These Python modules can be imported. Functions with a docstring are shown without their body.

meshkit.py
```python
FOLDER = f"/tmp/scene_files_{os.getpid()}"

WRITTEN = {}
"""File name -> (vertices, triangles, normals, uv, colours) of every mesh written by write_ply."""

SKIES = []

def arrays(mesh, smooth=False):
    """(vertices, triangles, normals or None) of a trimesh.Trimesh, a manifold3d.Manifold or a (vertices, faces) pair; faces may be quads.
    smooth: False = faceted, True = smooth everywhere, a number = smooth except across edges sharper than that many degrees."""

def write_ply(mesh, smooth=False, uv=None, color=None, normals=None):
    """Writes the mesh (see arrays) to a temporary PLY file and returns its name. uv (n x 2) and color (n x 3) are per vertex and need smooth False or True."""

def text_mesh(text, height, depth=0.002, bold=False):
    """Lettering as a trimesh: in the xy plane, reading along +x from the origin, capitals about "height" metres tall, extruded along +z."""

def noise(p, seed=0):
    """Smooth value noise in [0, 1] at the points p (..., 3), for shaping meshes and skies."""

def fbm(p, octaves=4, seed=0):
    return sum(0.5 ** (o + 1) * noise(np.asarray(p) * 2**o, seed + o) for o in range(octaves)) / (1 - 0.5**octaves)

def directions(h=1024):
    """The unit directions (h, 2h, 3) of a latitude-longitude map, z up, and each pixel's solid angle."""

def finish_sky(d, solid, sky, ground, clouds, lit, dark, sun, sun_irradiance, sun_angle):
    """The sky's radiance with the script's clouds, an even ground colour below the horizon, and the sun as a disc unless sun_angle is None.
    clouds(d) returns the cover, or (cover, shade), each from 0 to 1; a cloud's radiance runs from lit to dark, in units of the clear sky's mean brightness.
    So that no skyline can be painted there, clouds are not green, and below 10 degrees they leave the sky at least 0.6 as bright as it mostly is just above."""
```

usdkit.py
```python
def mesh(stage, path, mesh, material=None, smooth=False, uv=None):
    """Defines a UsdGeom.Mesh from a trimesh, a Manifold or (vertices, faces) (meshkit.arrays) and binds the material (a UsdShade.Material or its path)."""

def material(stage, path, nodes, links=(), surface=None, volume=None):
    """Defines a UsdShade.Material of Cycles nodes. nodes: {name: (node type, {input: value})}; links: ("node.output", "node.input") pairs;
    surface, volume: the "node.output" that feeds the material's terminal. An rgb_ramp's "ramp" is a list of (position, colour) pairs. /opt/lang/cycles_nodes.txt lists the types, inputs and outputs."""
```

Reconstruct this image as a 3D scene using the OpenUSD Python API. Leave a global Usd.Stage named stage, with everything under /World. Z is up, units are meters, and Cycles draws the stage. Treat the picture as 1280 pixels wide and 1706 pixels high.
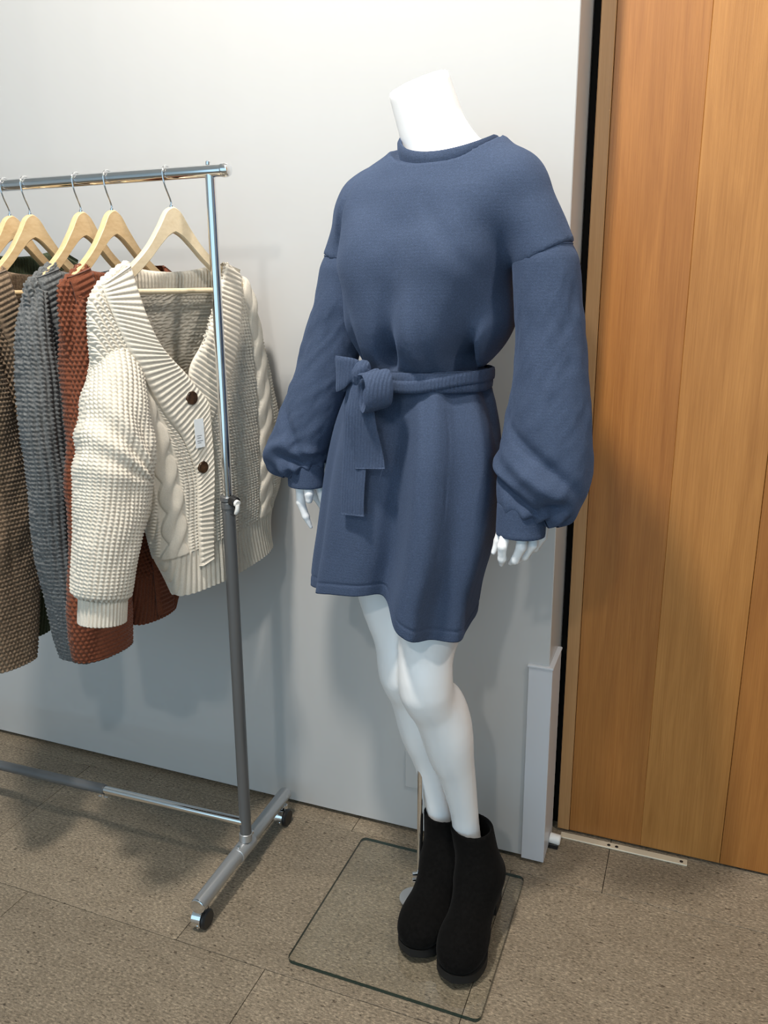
import math
import numpy as np
import trimesh
import usdkit
import meshkit
from scipy.interpolate import PchipInterpolator, CubicSpline
from scipy.spatial import cKDTree
from shapely.geometry import Polygon, Point, LineString, box as sbox
from pxr import Usd, UsdGeom, UsdLux, UsdShade, Gf, Sdf, Vt

stage = Usd.Stage.CreateInMemory()
UsdGeom.SetStageUpAxis(stage, UsdGeom.Tokens.z)
UsdGeom.SetStageMetersPerUnit(stage, 1.0)
world = UsdGeom.Xform.Define(stage, "/World")
stage.SetDefaultPrim(world.GetPrim())
rng = np.random.default_rng(7)

# ------------------------------------------------------------------ camera
F_PX, YAW, PITCH, ROLL, CAM_H = 1345.9, -0.37634, 0.27618, 0.013144, 1.22
fw = np.array([math.sin(YAW) * math.cos(PITCH), math.cos(YAW) * math.cos(PITCH), -math.sin(PITCH)])
rt = np.array([math.cos(YAW), -math.sin(YAW), 0.0])
dn = np.cross(fw, rt)
cr, sr = math.cos(ROLL), math.sin(ROLL)
rt, dn = cr * rt + sr * dn, -sr * rt + cr * dn
cam = UsdGeom.Camera.Define(stage, "/World/camera")
m4 = Gf.Matrix4d(*rt, 0, *(-dn), 0, *(-fw), 0, 0, 0, CAM_H, 1)
cam.AddTransformOp().Set(m4)
cam.CreateHorizontalApertureAttr(36.0)
cam.CreateVerticalApertureAttr(36.0 * 1706 / 1280)
cam.CreateFocalLengthAttr(36.0 * F_PX / 1280)
cam.CreateClippingRangeAttr(Gf.Vec2f(0.02, 100))
cam.CreateExposureAttr(0.25)

# ------------------------------------------------------------------ lights
def dome(intensity, color):
    d = UsdLux.DomeLight.Define(stage, "/World/daylight_sky")
    d.CreateIntensityAttr(intensity)
    d.CreateColorAttr(Gf.Vec3f(*color))

def ceiling_lamp(name, pos, target, radius, intensity, color, cone=None):
    """A recessed ceiling spot: a small disc that looks at target."""
    l = UsdLux.DiskLight.Define(stage, "/World/" + name)
    l.CreateRadiusAttr(radius)
    l.CreateIntensityAttr(intensity)
    l.CreateColorAttr(Gf.Vec3f(*color))
    if cone:
        s = UsdLux.ShapingAPI.Apply(l.GetPrim())
        s.CreateShapingConeAngleAttr(cone[0])
        s.CreateShapingConeSoftnessAttr(cone[1])
    p, t = np.array(pos, float), np.array(target, float)
    z = (p - t) / np.linalg.norm(p - t)
    x = np.cross([0.0, 1.0, 0.02], z); x /= np.linalg.norm(x)
    y = np.cross(z, x)
    l.AddTransformOp().Set(Gf.Matrix4d(*x, 0, *y, 0, *z, 0, *p, 1))

dome(0.37, (0.54, 0.80, 1.0))
ceiling_lamp("ceiling_lamp", (-0.25, -1.5, 2.74), (-0.5, 1.3, 0.9), 0.07, 260, (1.0, 0.95, 0.88))
ceiling_lamp("ceiling_lamp_001", (-0.70, 0.45, 2.74), (-0.7, 1.35, 0.6), 0.085, 530, (1.0, 0.93, 0.84))
ceiling_lamp("ceiling_lamp_002", (0.95, 0.70, 2.74), (-0.30, 1.27, 1.1), 0.08, 250, (1.0, 0.94, 0.86), (36, 1.0))

# ------------------------------------------------------------------ materials
LOOKS = "/World/Looks"
UsdGeom.Scope.Define(stage, LOOKS)

def mat(name, color, rough=0.5, metallic=0.0, spec=0.5, sheen=0.0, noise=None, bump=None, extra=None):
    """noise: (scale, amount) mottles the colour; bump: (scale, distance, detail, stretch)."""
    nodes = {"p": ("principled_bsdf", {"base_color": color, "roughness": rough, "metallic": metallic, "specular_ior_level": spec,
                                       "sheen_weight": sheen, "sheen_roughness": 0.4, **(extra or {})}),
             "tc": ("texture_coordinate", {})}
    links = []
    if noise:
        sc, amt = noise[0], noise[1]
        nodes["n"] = ("noise_texture", {"scale": sc, "detail": 3.0, "roughness": 0.6})
        c = np.array(color)
        nodes["r"] = ("rgb_ramp", {"ramp": [(0.3, tuple(c * (1 - amt))), (0.7, tuple(np.minimum(c * (1 + amt), 1)))]})
        links += [("tc.object", "n.vector"), ("n.fac", "r.fac"), ("r.color", "p.base_color")]
    if bump:
        sc, dist = bump[0], bump[1]
        nodes["m"] = ("mapping", {"scale": bump[3] if len(bump) > 3 else (1, 1, 1)})
        nodes["bn"] = ("noise_texture", {"scale": sc, "detail": bump[2] if len(bump) > 2 else 2.0, "roughness": 0.6})
        nodes["b"] = ("bump", {"distance": dist, "strength": 1.0})
        links += [("tc.object", "m.vector"), ("m.vector", "bn.vector"), ("bn.fac", "b.height"), ("b.normal", "p.normal")]
    return usdkit.material(stage, f"{LOOKS}/{name}", nodes, links, surface="p.BSDF")

def wood(name, dark, light, stretch=(9, 9, 0.55), scale=3.0, rough=0.42, ring=6.0, spec=0.4):
    nodes = {
        "tc": ("texture_coordinate", {}),
        "m": ("mapping", {"scale": stretch}),
        "n1": ("noise_texture", {"scale": scale, "detail": 5.0, "roughness": 0.6, "distortion": 0.8}),
        "m2": ("mapping", {"scale": (stretch[0] * 14, stretch[1] * 14, stretch[2] * 5)}),
        "n2": ("noise_texture", {"scale": scale, "detail": 2.0}),
        "mx": ("mix_float", {"fac": 0.35}),
        "r": ("rgb_ramp", {"ramp": [(0.3, dark), (0.68, light)]}),
        "b": ("bump", {"distance": 0.0004, "strength": 0.5}),
        "p": ("principled_bsdf", {"roughness": rough, "specular_ior_level": spec})}
    links = [("tc.object", "m.vector"), ("m.vector", "n1.vector"), ("tc.object", "m2.vector"), ("m2.vector", "n2.vector"),
             ("n1.fac", "mx.a"), ("n2.fac", "mx.b"), ("mx.result", "r.fac"), ("r.color", "p.base_color"), ("n2.fac", "b.height"), ("b.normal", "p.normal")]
    return usdkit.material(stage, f"{LOOKS}/{name}", nodes, links, surface="p.BSDF")

def floor_mat(name, k):
    base = np.array([0.250, 0.205, 0.148]) * k
    nodes = {
        "tc": ("texture_coordinate", {}),
        "m": ("mapping", {"scale": (0.8, 1.9, 1.0)}),
        "n1": ("noise_texture", {"scale": 150.0, "detail": 4.0, "roughness": 0.8}),
        "n2": ("noise_texture", {"scale": 14.0, "detail": 4.0, "roughness": 0.6}),
        "n3": ("noise_texture", {"scale": 75.0, "detail": 2.0, "roughness": 0.6}),
        "r1": ("rgb_ramp", {"ramp": [(0.36, tuple(base * 0.4)), (0.45, tuple(base * 0.85)), (0.54, tuple(base * 1.05)), (0.64, tuple(base * 1.8))]}),
        "r2": ("rgb_ramp", {"ramp": [(0.35, (0.84, 0.83, 0.82)), (0.65, (1.0, 1.0, 1.0))]}),
        "r3": ("rgb_ramp", {"ramp": [(0.28, (0.45, 0.42, 0.4)), (0.36, (1, 1, 1))]}),
        "mu": ("mix_color", {"blend_type": "multiply", "fac": 1.0}),
        "mv": ("mix_color", {"blend_type": "multiply", "fac": 1.0}),
        "b": ("bump", {"distance": 0.0006, "strength": 0.5}),
        "p": ("principled_bsdf", {"roughness": 0.5, "specular_ior_level": 0.35})}
    links = [("tc.object", "m.vector"), ("m.vector", "n1.vector"), ("m.vector", "n2.vector"), ("m.vector", "n3.vector"),
             ("n1.fac", "r1.fac"), ("n2.fac", "r2.fac"), ("n3.fac", "r3.fac"), ("r1.color", "mu.a"), ("r2.color", "mu.b"),
             ("mu.result", "mv.a"), ("r3.color", "mv.b"), ("mv.result", "p.base_color"), ("n1.fac", "b.height"), ("b.normal", "p.normal")]
    return usdkit.material(stage, f"{LOOKS}/{name}", nodes, links, surface="p.BSDF")

M_WALL = mat("wall_paint", (0.53, 0.528, 0.52), 0.28, spec=0.5, bump=(5.0, 0.0025, 1.5, (1.6, 1.0, 0.22)))
M_TRIM = mat("trim_paint", (0.62, 0.63, 0.66), 0.35)
M_CEIL = mat("ceiling_paint", (0.8, 0.8, 0.79), 0.8)
M_DARK = mat("dark_gap", (0.012, 0.011, 0.010), 0.9, spec=0.1)
M_FLOOR = [floor_mat("floor_stone", 1.0), floor_mat("floor_stone_light", 1.07), floor_mat("floor_stone_dark", 0.93)]
M_DOOR = [wood("oak_veneer", (0.27, 0.098, 0.020), (0.42, 0.175, 0.042)), wood("oak_veneer_light", (0.33, 0.135, 0.030), (0.49, 0.225, 0.060)),
          wood("oak_edge", (0.37, 0.19, 0.075), (0.47, 0.26, 0.11))]
M_BEECH = wood("beech", (0.62, 0.41, 0.20), (0.78, 0.58, 0.33), (14, 2.0, 14), 3.0, 0.38)
M_BEECH_PALE = wood("pale_beech", (0.70, 0.56, 0.36), (0.84, 0.71, 0.50), (14, 2.0, 14), 3.0, 0.4)
M_CHROME = mat("chrome", (0.82, 0.83, 0.84), 0.09, 1.0)
M_STEEL = mat("satin_steel", (0.50, 0.51, 0.52), 0.36, 0.75)
M_GREY = mat("grey_powder_coat", (0.15, 0.155, 0.16), 0.36, 0.4)
M_BLACK = mat("black_plastic", (0.012, 0.012, 0.013), 0.4)
M_MANNEQUIN = mat("white_gloss_plastic", (0.93, 0.935, 0.94), 0.25, spec=0.5)
M_RODBLACK = mat("dark_slot", (0.02, 0.02, 0.02), 0.4)
M_SUEDE = mat("black_suede", (0.0045, 0.0042, 0.004), 0.95, spec=0.08, sheen=0.03, noise=(160, 0.35), bump=(900, 0.0006))
M_SOLE = mat("black_rubber", (0.012, 0.012, 0.012), 0.6, spec=0.25)
M_TAG = mat("tag_card", (0.82, 0.86, 0.88), 0.5)
M_INK = mat("tag_print", (0.25, 0.26, 0.27), 0.7)
M_BUTTON = mat("tortoiseshell", (0.05, 0.026, 0.013), 0.16, noise=(60, 0.85))
M_WHITEPL = mat("white_plastic", (0.86, 0.85, 0.82), 0.4)
M_BRASS = mat("pale_brass", (0.78, 0.71, 0.56), 0.4, 0.25)

def cloth_mat(name, color, bias=None, dist=0.0007, sheen=0.25):
    """Brushed sweatshirt cloth; the twill of bands runs along the surface's own uv."""
    c = np.array(color)
    nodes = {
        "tc": ("texture_coordinate", {}),
        "n": ("noise_texture", {"scale": 700.0, "detail": 3.0, "roughness": 0.7}),
        "n2": ("noise_texture", {"scale": 420.0, "detail": 3.0, "roughness": 0.7}),
        "r": ("rgb_ramp", {"ramp": [(0.32, tuple(c * 0.82)), (0.55, tuple(c)), (0.72, tuple(np.minimum(c * 1.25, 1)))]}),
        "m": ("mapping", {"rotation": bias or (0.0, 0.0, 0.0), "scale": (1, 1, 1)}),
        "w": ("wave_texture", {"scale": 62.0, "bands_direction": "z", "distortion": 1.2, "detail": 1.0, "detail_scale": 2.0}),
        "ad": ("math", {"math_type": "multiply_add", "value2": 0.6 if bias else 0.08}),
        "b": ("bump", {"distance": dist, "strength": 1.0}),
        "p": ("principled_bsdf", {"roughness": 0.9, "specular_ior_level": 0.15, "sheen_weight": sheen, "sheen_roughness": 0.35, "sheen_tint": tuple(np.minimum(c * 4, 1))})}
    links = [("tc.object", "n.vector"), ("tc.object", "n2.vector"), ("n2.fac", "r.fac"), ("r.color", "p.base_color"), ("tc.object", "m.vector"), ("m.vector", "w.vector"),
             ("w.fac", "ad.value1"), ("n.fac", "ad.value3"), ("ad.value", "b.height"), ("b.normal", "p.normal")]
    return usdkit.material(stage, f"{LOOKS}/{name}", nodes, links, surface="p.BSDF")

DRESS_C = (0.058, 0.082, 0.140)
M_DRESS = cloth_mat("blue_sweatshirt_cloth", DRESS_C)
M_DRESS_RIB = cloth_mat("blue_ribbed_cloth", DRESS_C, (0.0, 0.35, 0.0), 0.0013)
M_BELT = cloth_mat("blue_ribbed_belt_cloth", tuple(np.array(DRESS_C) * 1.08), (0.0, 1.5, 0.0), 0.0012)

def yarn(name, c, amount=0.12, scale=420):
    return mat(name, c, 0.9, spec=0.12, sheen=0.2, noise=(scale, amount), bump=(900, 0.0007))
M_Y = {"cream": yarn("cream_yarn", (0.72, 0.66, 0.56), 0.06), "rust": yarn("rust_yarn", (0.185, 0.060, 0.031), 0.25), "grey": yarn("grey_marl_yarn", (0.135, 0.14, 0.14), 0.45, 260),
       "taupe": yarn("taupe_marl_yarn", (0.23, 0.165, 0.11), 0.4, 260), "olive": yarn("olive_yarn", (0.055, 0.070, 0.040), 0.25)}

def glass_mat(name, tint, green=(0.10, 0.22, 0.17)):
    nodes = {"t": ("transparent_bsdf", {"color": tint}), "g": ("glossy_bsdf", {"color": (1, 1, 1), "roughness": 0.02}),
             "f": ("fresnel", {"IOR": 1.5}), "geo": ("geometry", {}), "front": ("math", {"math_type": "subtract", "value1": 1.0}),
             "fm": ("math", {"math_type": "multiply"}), "mx": ("mix_closure", {})}
    return usdkit.material(stage, f"{LOOKS}/{name}", nodes, [("geo.backfacing", "front.value2"), ("f.fac", "fm.value1"), ("front.value", "fm.value2"), ("fm.value", "mx.fac"), ("t.BSDF", "mx.closure1"), ("g.BSDF", "mx.closure2")], surface="mx.closure")
M_GLASS = glass_mat("base_glass", (0.985, 0.993, 0.988))
M_GLASS_EDGE = mat("glass_edge", (0.012, 0.035, 0.027), 0.12, spec=0.8)

# ------------------------------------------------------------------ helpers
NAMES = {}
def numbered(path):
    n = NAMES.get(path, -1) + 1
    NAMES[path] = n
    return path if n == 0 else f"{path}_{n:03d}"

def meta(prim, label=None, category=None, group=None, kind=None):
    for k, v in (("label", label), ("category", category), ("group", group), ("kind", kind)):
        if v:
            prim.SetCustomDataByKey(k, v)

def thing(name, label, category, loc=(0, 0, 0), group=None, kind=None):
    x = UsdGeom.Xform.Define(stage, numbered("/World/" + name))
    x.AddTranslateOp().Set(Gf.Vec3d(*map(float, loc)))
    meta(x.GetPrim(), label, category, group, kind)
    x.GetPrim().SetCustomDataByKey("origin", Gf.Vec3d(*map(float, loc)))
    return x.GetPrim()

def origin(prim):
    while prim and prim.GetPath() != Sdf.Path("/World"):
        o = prim.GetCustomDataByKey("origin")
        if o is not None:
            return np.array(o)
        prim = prim.GetParent()
    return np.zeros(3)

def part(name, mesh, material, parent=None, smooth=False, label=None, category=None, kind=None, group=None):
    """One mesh prim; coordinates are given in world space and moved to the thing's own base."""
    base = parent.GetPath().pathString if parent is not None else "/World"
    v, f, n = meshkit.arrays(mesh, smooth)
    if parent is not None:
        v = v - origin(parent)
    p = usdkit.mesh(stage, numbered(f"{base}/{name}"), (v, f), material)
    if n is not None:
        p.CreateNormalsAttr(Vt.Vec3fArray.FromNumpy(n.astype(np.float32)))
        p.SetNormalsInterpolation("vertex")
    meta(p.GetPrim(), label, category, group, kind)
    return p.GetPrim()

def join(ms):
    vs, fs, k = [], [], 0
    for m in ms:
        v, f, _ = meshkit.arrays(m)
        vs.append(v); fs.append(f + k); k += len(v)
    return np.vstack(vs), np.vstack(fs)

def box(lo, hi, bevel=0.0):
    lo, hi = np.array(lo, float), np.array(hi, float)
    if bevel <= 0:
        m = trimesh.creation.box(hi - lo); m.apply_translation((lo + hi) / 2)
        return m
    pts = []
    for c in np.ndindex(2, 2, 2):
        corner = np.where(c, hi, lo); s = np.where(c, -1.0, 1.0)
        for k in range(3):
            d = s * bevel; d[k] = 0
            pts.append(corner + d)
    return trimesh.convex.convex_hull(np.array(pts))

def frames(P, up0=None):
    T = np.gradient(P, axis=0); T /= np.linalg.norm(T, axis=1, keepdims=True)
    up = np.array(up0 if up0 is not None else ([0, 0, 1.0] if abs(T[0][2]) < 0.9 else [1.0, 0, 0]), float)
    N = np.zeros_like(P)
    for i in range(len(P)):
        up = up - T[i] * (up @ T[i]); up /= np.linalg.norm(up); N[i] = up
    return T, N, np.cross(T, N)

def tube(P, r, n=16, cap=True):
    P = np.array(P, float); r = np.broadcast_to(np.asarray(r, float), len(P))
    T, N, B = frames(P)
    a = np.linspace(0, 2 * np.pi, n, endpoint=False)
    V = P[:, None] + r[:, None, None] * (np.cos(a)[None, :, None] * N[:, None] + np.sin(a)[None, :, None] * B[:, None])
    k = len(P)
    V = V.reshape(-1, 3)
    i, j = np.meshgrid(np.arange(k - 1), np.arange(n), indexing="ij")
    a0, a1, b0, b1 = i * n + j, i * n + (j + 1) % n, (i + 1) * n + j, (i + 1) * n + (j + 1) % n
    Fq = np.stack([a0, a1, b1, b0], -1).reshape(-1, 4)
    Ft = np.vstack([Fq[:, [0, 1, 2]], Fq[:, [0, 2, 3]]])
    if cap:
        V = np.vstack([V, P[0], P[-1]])
        jj = np.arange(n)
        Ft = np.vstack([Ft, np.stack([np.full(n, k * n), (jj + 1) % n, jj], -1), np.stack([np.full(n, k * n + 1), (k - 1) * n + jj, (k - 1) * n + (jj + 1) % n], -1)])
    return V, Ft

def rod(a, b, r, n=24, bevel=0.0012):
    a, b = np.array(a, float), np.array(b, float); d = (b - a) / np.linalg.norm(b - a)
    return tube([a, a + d * 1e-5, a + d * bevel, b - d * bevel, b - d * 1e-5, b], [max(r - bevel, 1e-4)] * 2 + [r, r] + [max(r - bevel, 1e-4)] * 2, n)

def spline(pts, n):
    pts = np.array(pts, float)
    t = np.r_[0, np.cumsum(np.linalg.norm(np.diff(pts, axis=0), axis=1))]
    return CubicSpline(t, pts)(np.linspace(0, t[-1], n))

def grid_faces(R, C, closed=False):
    i, j = np.meshgrid(np.arange(R - 1), np.arange(C if closed else C - 1), indexing="ij")
    j1 = (j + 1) % C
    q = np.stack([i * C + j, i * C + j1, (i + 1) * C + j1, (i + 1) * C + j], -1).reshape(-1, 4)
    return np.vstack([q[:, [0, 1, 2]], q[:, [0, 2, 3]]])

def grid_normals(G, closed):
    if closed:
        E = np.concatenate([G[:, -1:], G, G[:, :1]], 1); du = (E[:, 2:] - E[:, :-2])
    else:
        du = np.gradient(G, axis=1)
    dv = np.gradient(G, axis=0)
    n = np.cross(du, dv)
    return n / np.maximum(np.linalg.norm(n, axis=-1, keepdims=True), 1e-12)

# signed-distance modelling: grid + surface nets
def cone_sdf(P, a, b, ra, rb):
    a, b = np.array(a, np.float32), np.array(b, np.float32); ab = b - a
    t = np.clip(((P - a) @ ab) / (ab @ ab), 0, 1)
    return np.linalg.norm(P - a - t[..., None] * ab, axis=-1) - (ra + t * (rb - ra))

def ell_sdf(P, c, r, R=None):
    q = P - np.array(c, np.float32)
    if R is not None:
        q = q @ np.array(R, np.float32).T
    r = np.array(r, np.float32)
    k0, k1 = np.linalg.norm(q / r, axis=-1), np.linalg.norm(q / (r * r), axis=-1)
    return k0 * (k0 - 1) / np.maximum(k1, 1e-6)

def smin(a, b, k):
    h = np.clip(0.5 + 0.5 * (b - a) / k, 0, 1)
    return b + (a - b) * h - k * h * (1 - h)

def surface_nets(fun, lo, hi, h):
    ax = [np.arange(lo[k], hi[k] + h, h, dtype=np.float32) for k in range(3)]
    D = fun(np.stack(np.meshgrid(*ax, indexing="ij"), -1))
    S = D < 0
    n = np.array(D.shape) - 1
    cnt = sum(S[i:n[0] + i, j:n[1] + j, k:n[2] + k].astype(np.int8) for i, j, k in np.ndindex(2, 2, 2))
    mixed = (cnt > 0) & (cnt < 8)
    cell = np.argwhere(mixed)
    idx = np.full(mixed.shape, -1, np.int64); idx[mixed] = np.arange(len(cell))
    acc, num = np.zeros((len(cell), 3)), np.zeros(len(cell))
    for axis in range(3):
        o1, o2 = [k for k in range(3) if k != axis]
        for s1, s2 in np.ndindex(2, 2):
            off = np.zeros(3, int); off[o1], off[o2] = s1, s2
            e = np.zeros(3, int); e[axis] = 1
            p0, p1 = cell + off, cell + off + e
            d0, d1 = D[tuple(p0.T)], D[tuple(p1.T)]
            c = (d0 < 0) != (d1 < 0)
            t = d0[c] / (d0[c] - d1[c])
            acc[c] += p0[c] + t[:, None] * e; num[c] += 1
    V = acc / num[:, None] * h + np.array(lo)
    faces = []
    for axis in range(3):
        o1, o2 = [(1, 2), (2, 0), (0, 1)][axis]
        a = [slice(None)] * 3; b = [slice(None)] * 3
        a[axis], b[axis] = slice(0, -1), slice(1, None)
        ch = np.argwhere(S[tuple(a)] != S[tuple(b)])
        ch = ch[(ch[:, o1] > 0) & (ch[:, o2] > 0) & (ch[:, o1] < D.shape[o1] - 1) & (ch[:, o2] < D.shape[o2] - 1)]
        e1 = np.zeros(3, int); e1[o1] = 1
        e2 = np.zeros(3, int); e2[o2] = 1
        q = np.stack([idx[tuple((ch - e1 - e2).T)], idx[tuple((ch - e2).T)], idx[tuple(ch.T)], idx[tuple((ch - e1).T)]], -1)
        inside = S[tuple(ch.T)]
        q[~inside] = q[~inside][:, ::-1]
        faces.append(q)
    q = np.vstack(faces)
    return V, np.vstack([q[:, [0, 1, 2]], q[:, [0, 2, 3]]])

def relax(V, Fc, n=4):
    """Taubin smoothing; every corner counts its neighbours once per face."""
    from scipy.sparse import coo_matrix
    e = np.vstack([Fc[:, [0, 1]], Fc[:, [1, 2]], Fc[:, [2, 0]]]); e = np.vstack([e, e[:, ::-1]])
    A = coo_matrix((np.ones(len(e)), (e[:, 0], e[:, 1])), shape=(len(V), len(V))).tocsr()
    deg = np.maximum(np.asarray(A.sum(1)).ravel(), 1)[:, None]
    V = V.copy()
    for _ in range(n):
        for k in (0.5, -0.52):
            V = V + k * (A @ V / deg - V)
    return V, Fc

def interp(zs, vals):
    zs, vals = np.array(zs, float), np.array(vals, float)
    o = np.argsort(zs)
    return PchipInterpolator(zs[o], vals[o], axis=0)

# ------------------------------------------------------------------ the setting
YW = 1.5                                    # face of the white wall
fl = part("floor", box((-3.6, -3.0, -0.12), (2.6, 1.9, -0.0045)), M_DARK, kind="structure")
part("far_floor", box((-3.6, -3.0, -0.0044), (2.6, 0.205, -0.0005)), M_FLOOR[0], fl)
ROWH, PL = 0.417, 0.565
for r in range(-2, 3):
    y0 = 1.040 + r * ROWH
    y1 = min(y0 + ROWH, 1.7)
    x0 = {-1: -0.66, 0: -0.292, 1: -0.102}.get(r, -0.45)
    for k in range(-6, 4):
        a = x0 + k * PL
        if a > 1.0 or a + PL < -3.0:
            continue
        part("floor_tile", box((a + 0.0006, y0 + 0.0006, -0.0045), (a + PL - 0.0006, y1 - 0.0006, 0.0), 0.0005), M_FLOOR[int(rng.integers(0, 3))], fl)

wb = part("wall_back", box((-3.6, YW, 0.010), (-0.238, 1.652, 2.8), 0.0015), M_WALL, kind="structure")
part("wall_plinth", box((-3.6, YW + 0.02, -0.004), (-0.245, 1.60, 0.012)), M_DARK, wb)
part("wall_left", box((-3.7, -3.0, 0.0), (-3.6, 1.605, 2.8)), M_WALL, kind="structure")
part("wall_right", box((2.6, -3.0, 0.0), (2.7, 1.9, 2.8)), M_WALL, kind="structure")
part("ceiling", box((-3.7, -3.0, 2.8), (2.7, 1.9, 2.9)), M_CEIL, kind="structure")
part("wall_over_door", box((-0.30, 1.656, -0.01), (2.6, 1.76, 2.8)), M_DARK, kind="structure")

# corner boxing at the foot of the wall's end
t1 = thing("trim_1", "white boxed casing low on the end of the white wall beside the door", "casing", (-0.255, YW, 0), kind="structure")
part("front_board", box((-0.279, YW - 0.006, 0.008), (-0.2305, YW, 0.468), 0.0008), M_TRIM, t1)
part("side_board", box((-0.2379, YW - 0.0005, 0.008), (-0.2305, 1.602, 0.468), 0.0008), M_TRIM, t1)
part("top_bead", box((-0.281, YW - 0.008, 0.466), (-0.2285, 1.602, 0.4705), 0.0008), M_TRIM, t1)
part("wall_plate", box((-0.548, YW - 0.004, 0.121), (-0.512, YW, 0.214), 0.001), M_WALL, wb)

d1 = thing("door_1", "honey oak veneer door of wide vertical panels right of the white wall", "door", (0.1, 1.627, 0), kind="structure")
part("edge_strip", box((-0.2225, 1.625, 0.006), (-0.1963, 1.655, 2.3), 0.0012), M_DOOR[2], d1)
for a, b, k, dy in ((-0.1955, -0.0393, 0, 0.0), (-0.03925, 0.1240, 1, 0.0004), (0.1248, 0.335, 0, 0.0), (0.3356, 0.62, 1, 0.0003)):
    part("panel", box((a, 1.6272 + dy, 0.006), (b, 1.655, 2.3), 0.0008), M_DOOR[k], d1)

th = thing("threshold_strip", "worn pale metal threshold strip on the floor under the oak door", "threshold", (-0.07, 1.61, 0))
part("plate", box((-0.212, 1.600, 0.0), (0.060, 1.619, 0.0035), 0.0008), M_BRASS, th)
for x in (-0.105, -0.088, 0.048):
    part("screw", rod((x, 1.6085, 0.003), (x, 1.6085, 0.0042), 0.0038, 14, 0.0004), M_RODBLACK, th)
peg = thing("door_stop", "small white plastic stop peg at the foot of the wall end by the door", "door stop", (-0.222, 1.565, 0))
part("peg", rod((-0.2304, 1.565, 0.022), (-0.206, 1.565, 0.020), 0.0115, 24, 0.002), M_WHITEPL, peg)
part("foot", box((-0.2304, 1.556, 0.0), (-0.210, 1.574, 0.011), 0.001), M_BLACK, peg)

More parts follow.
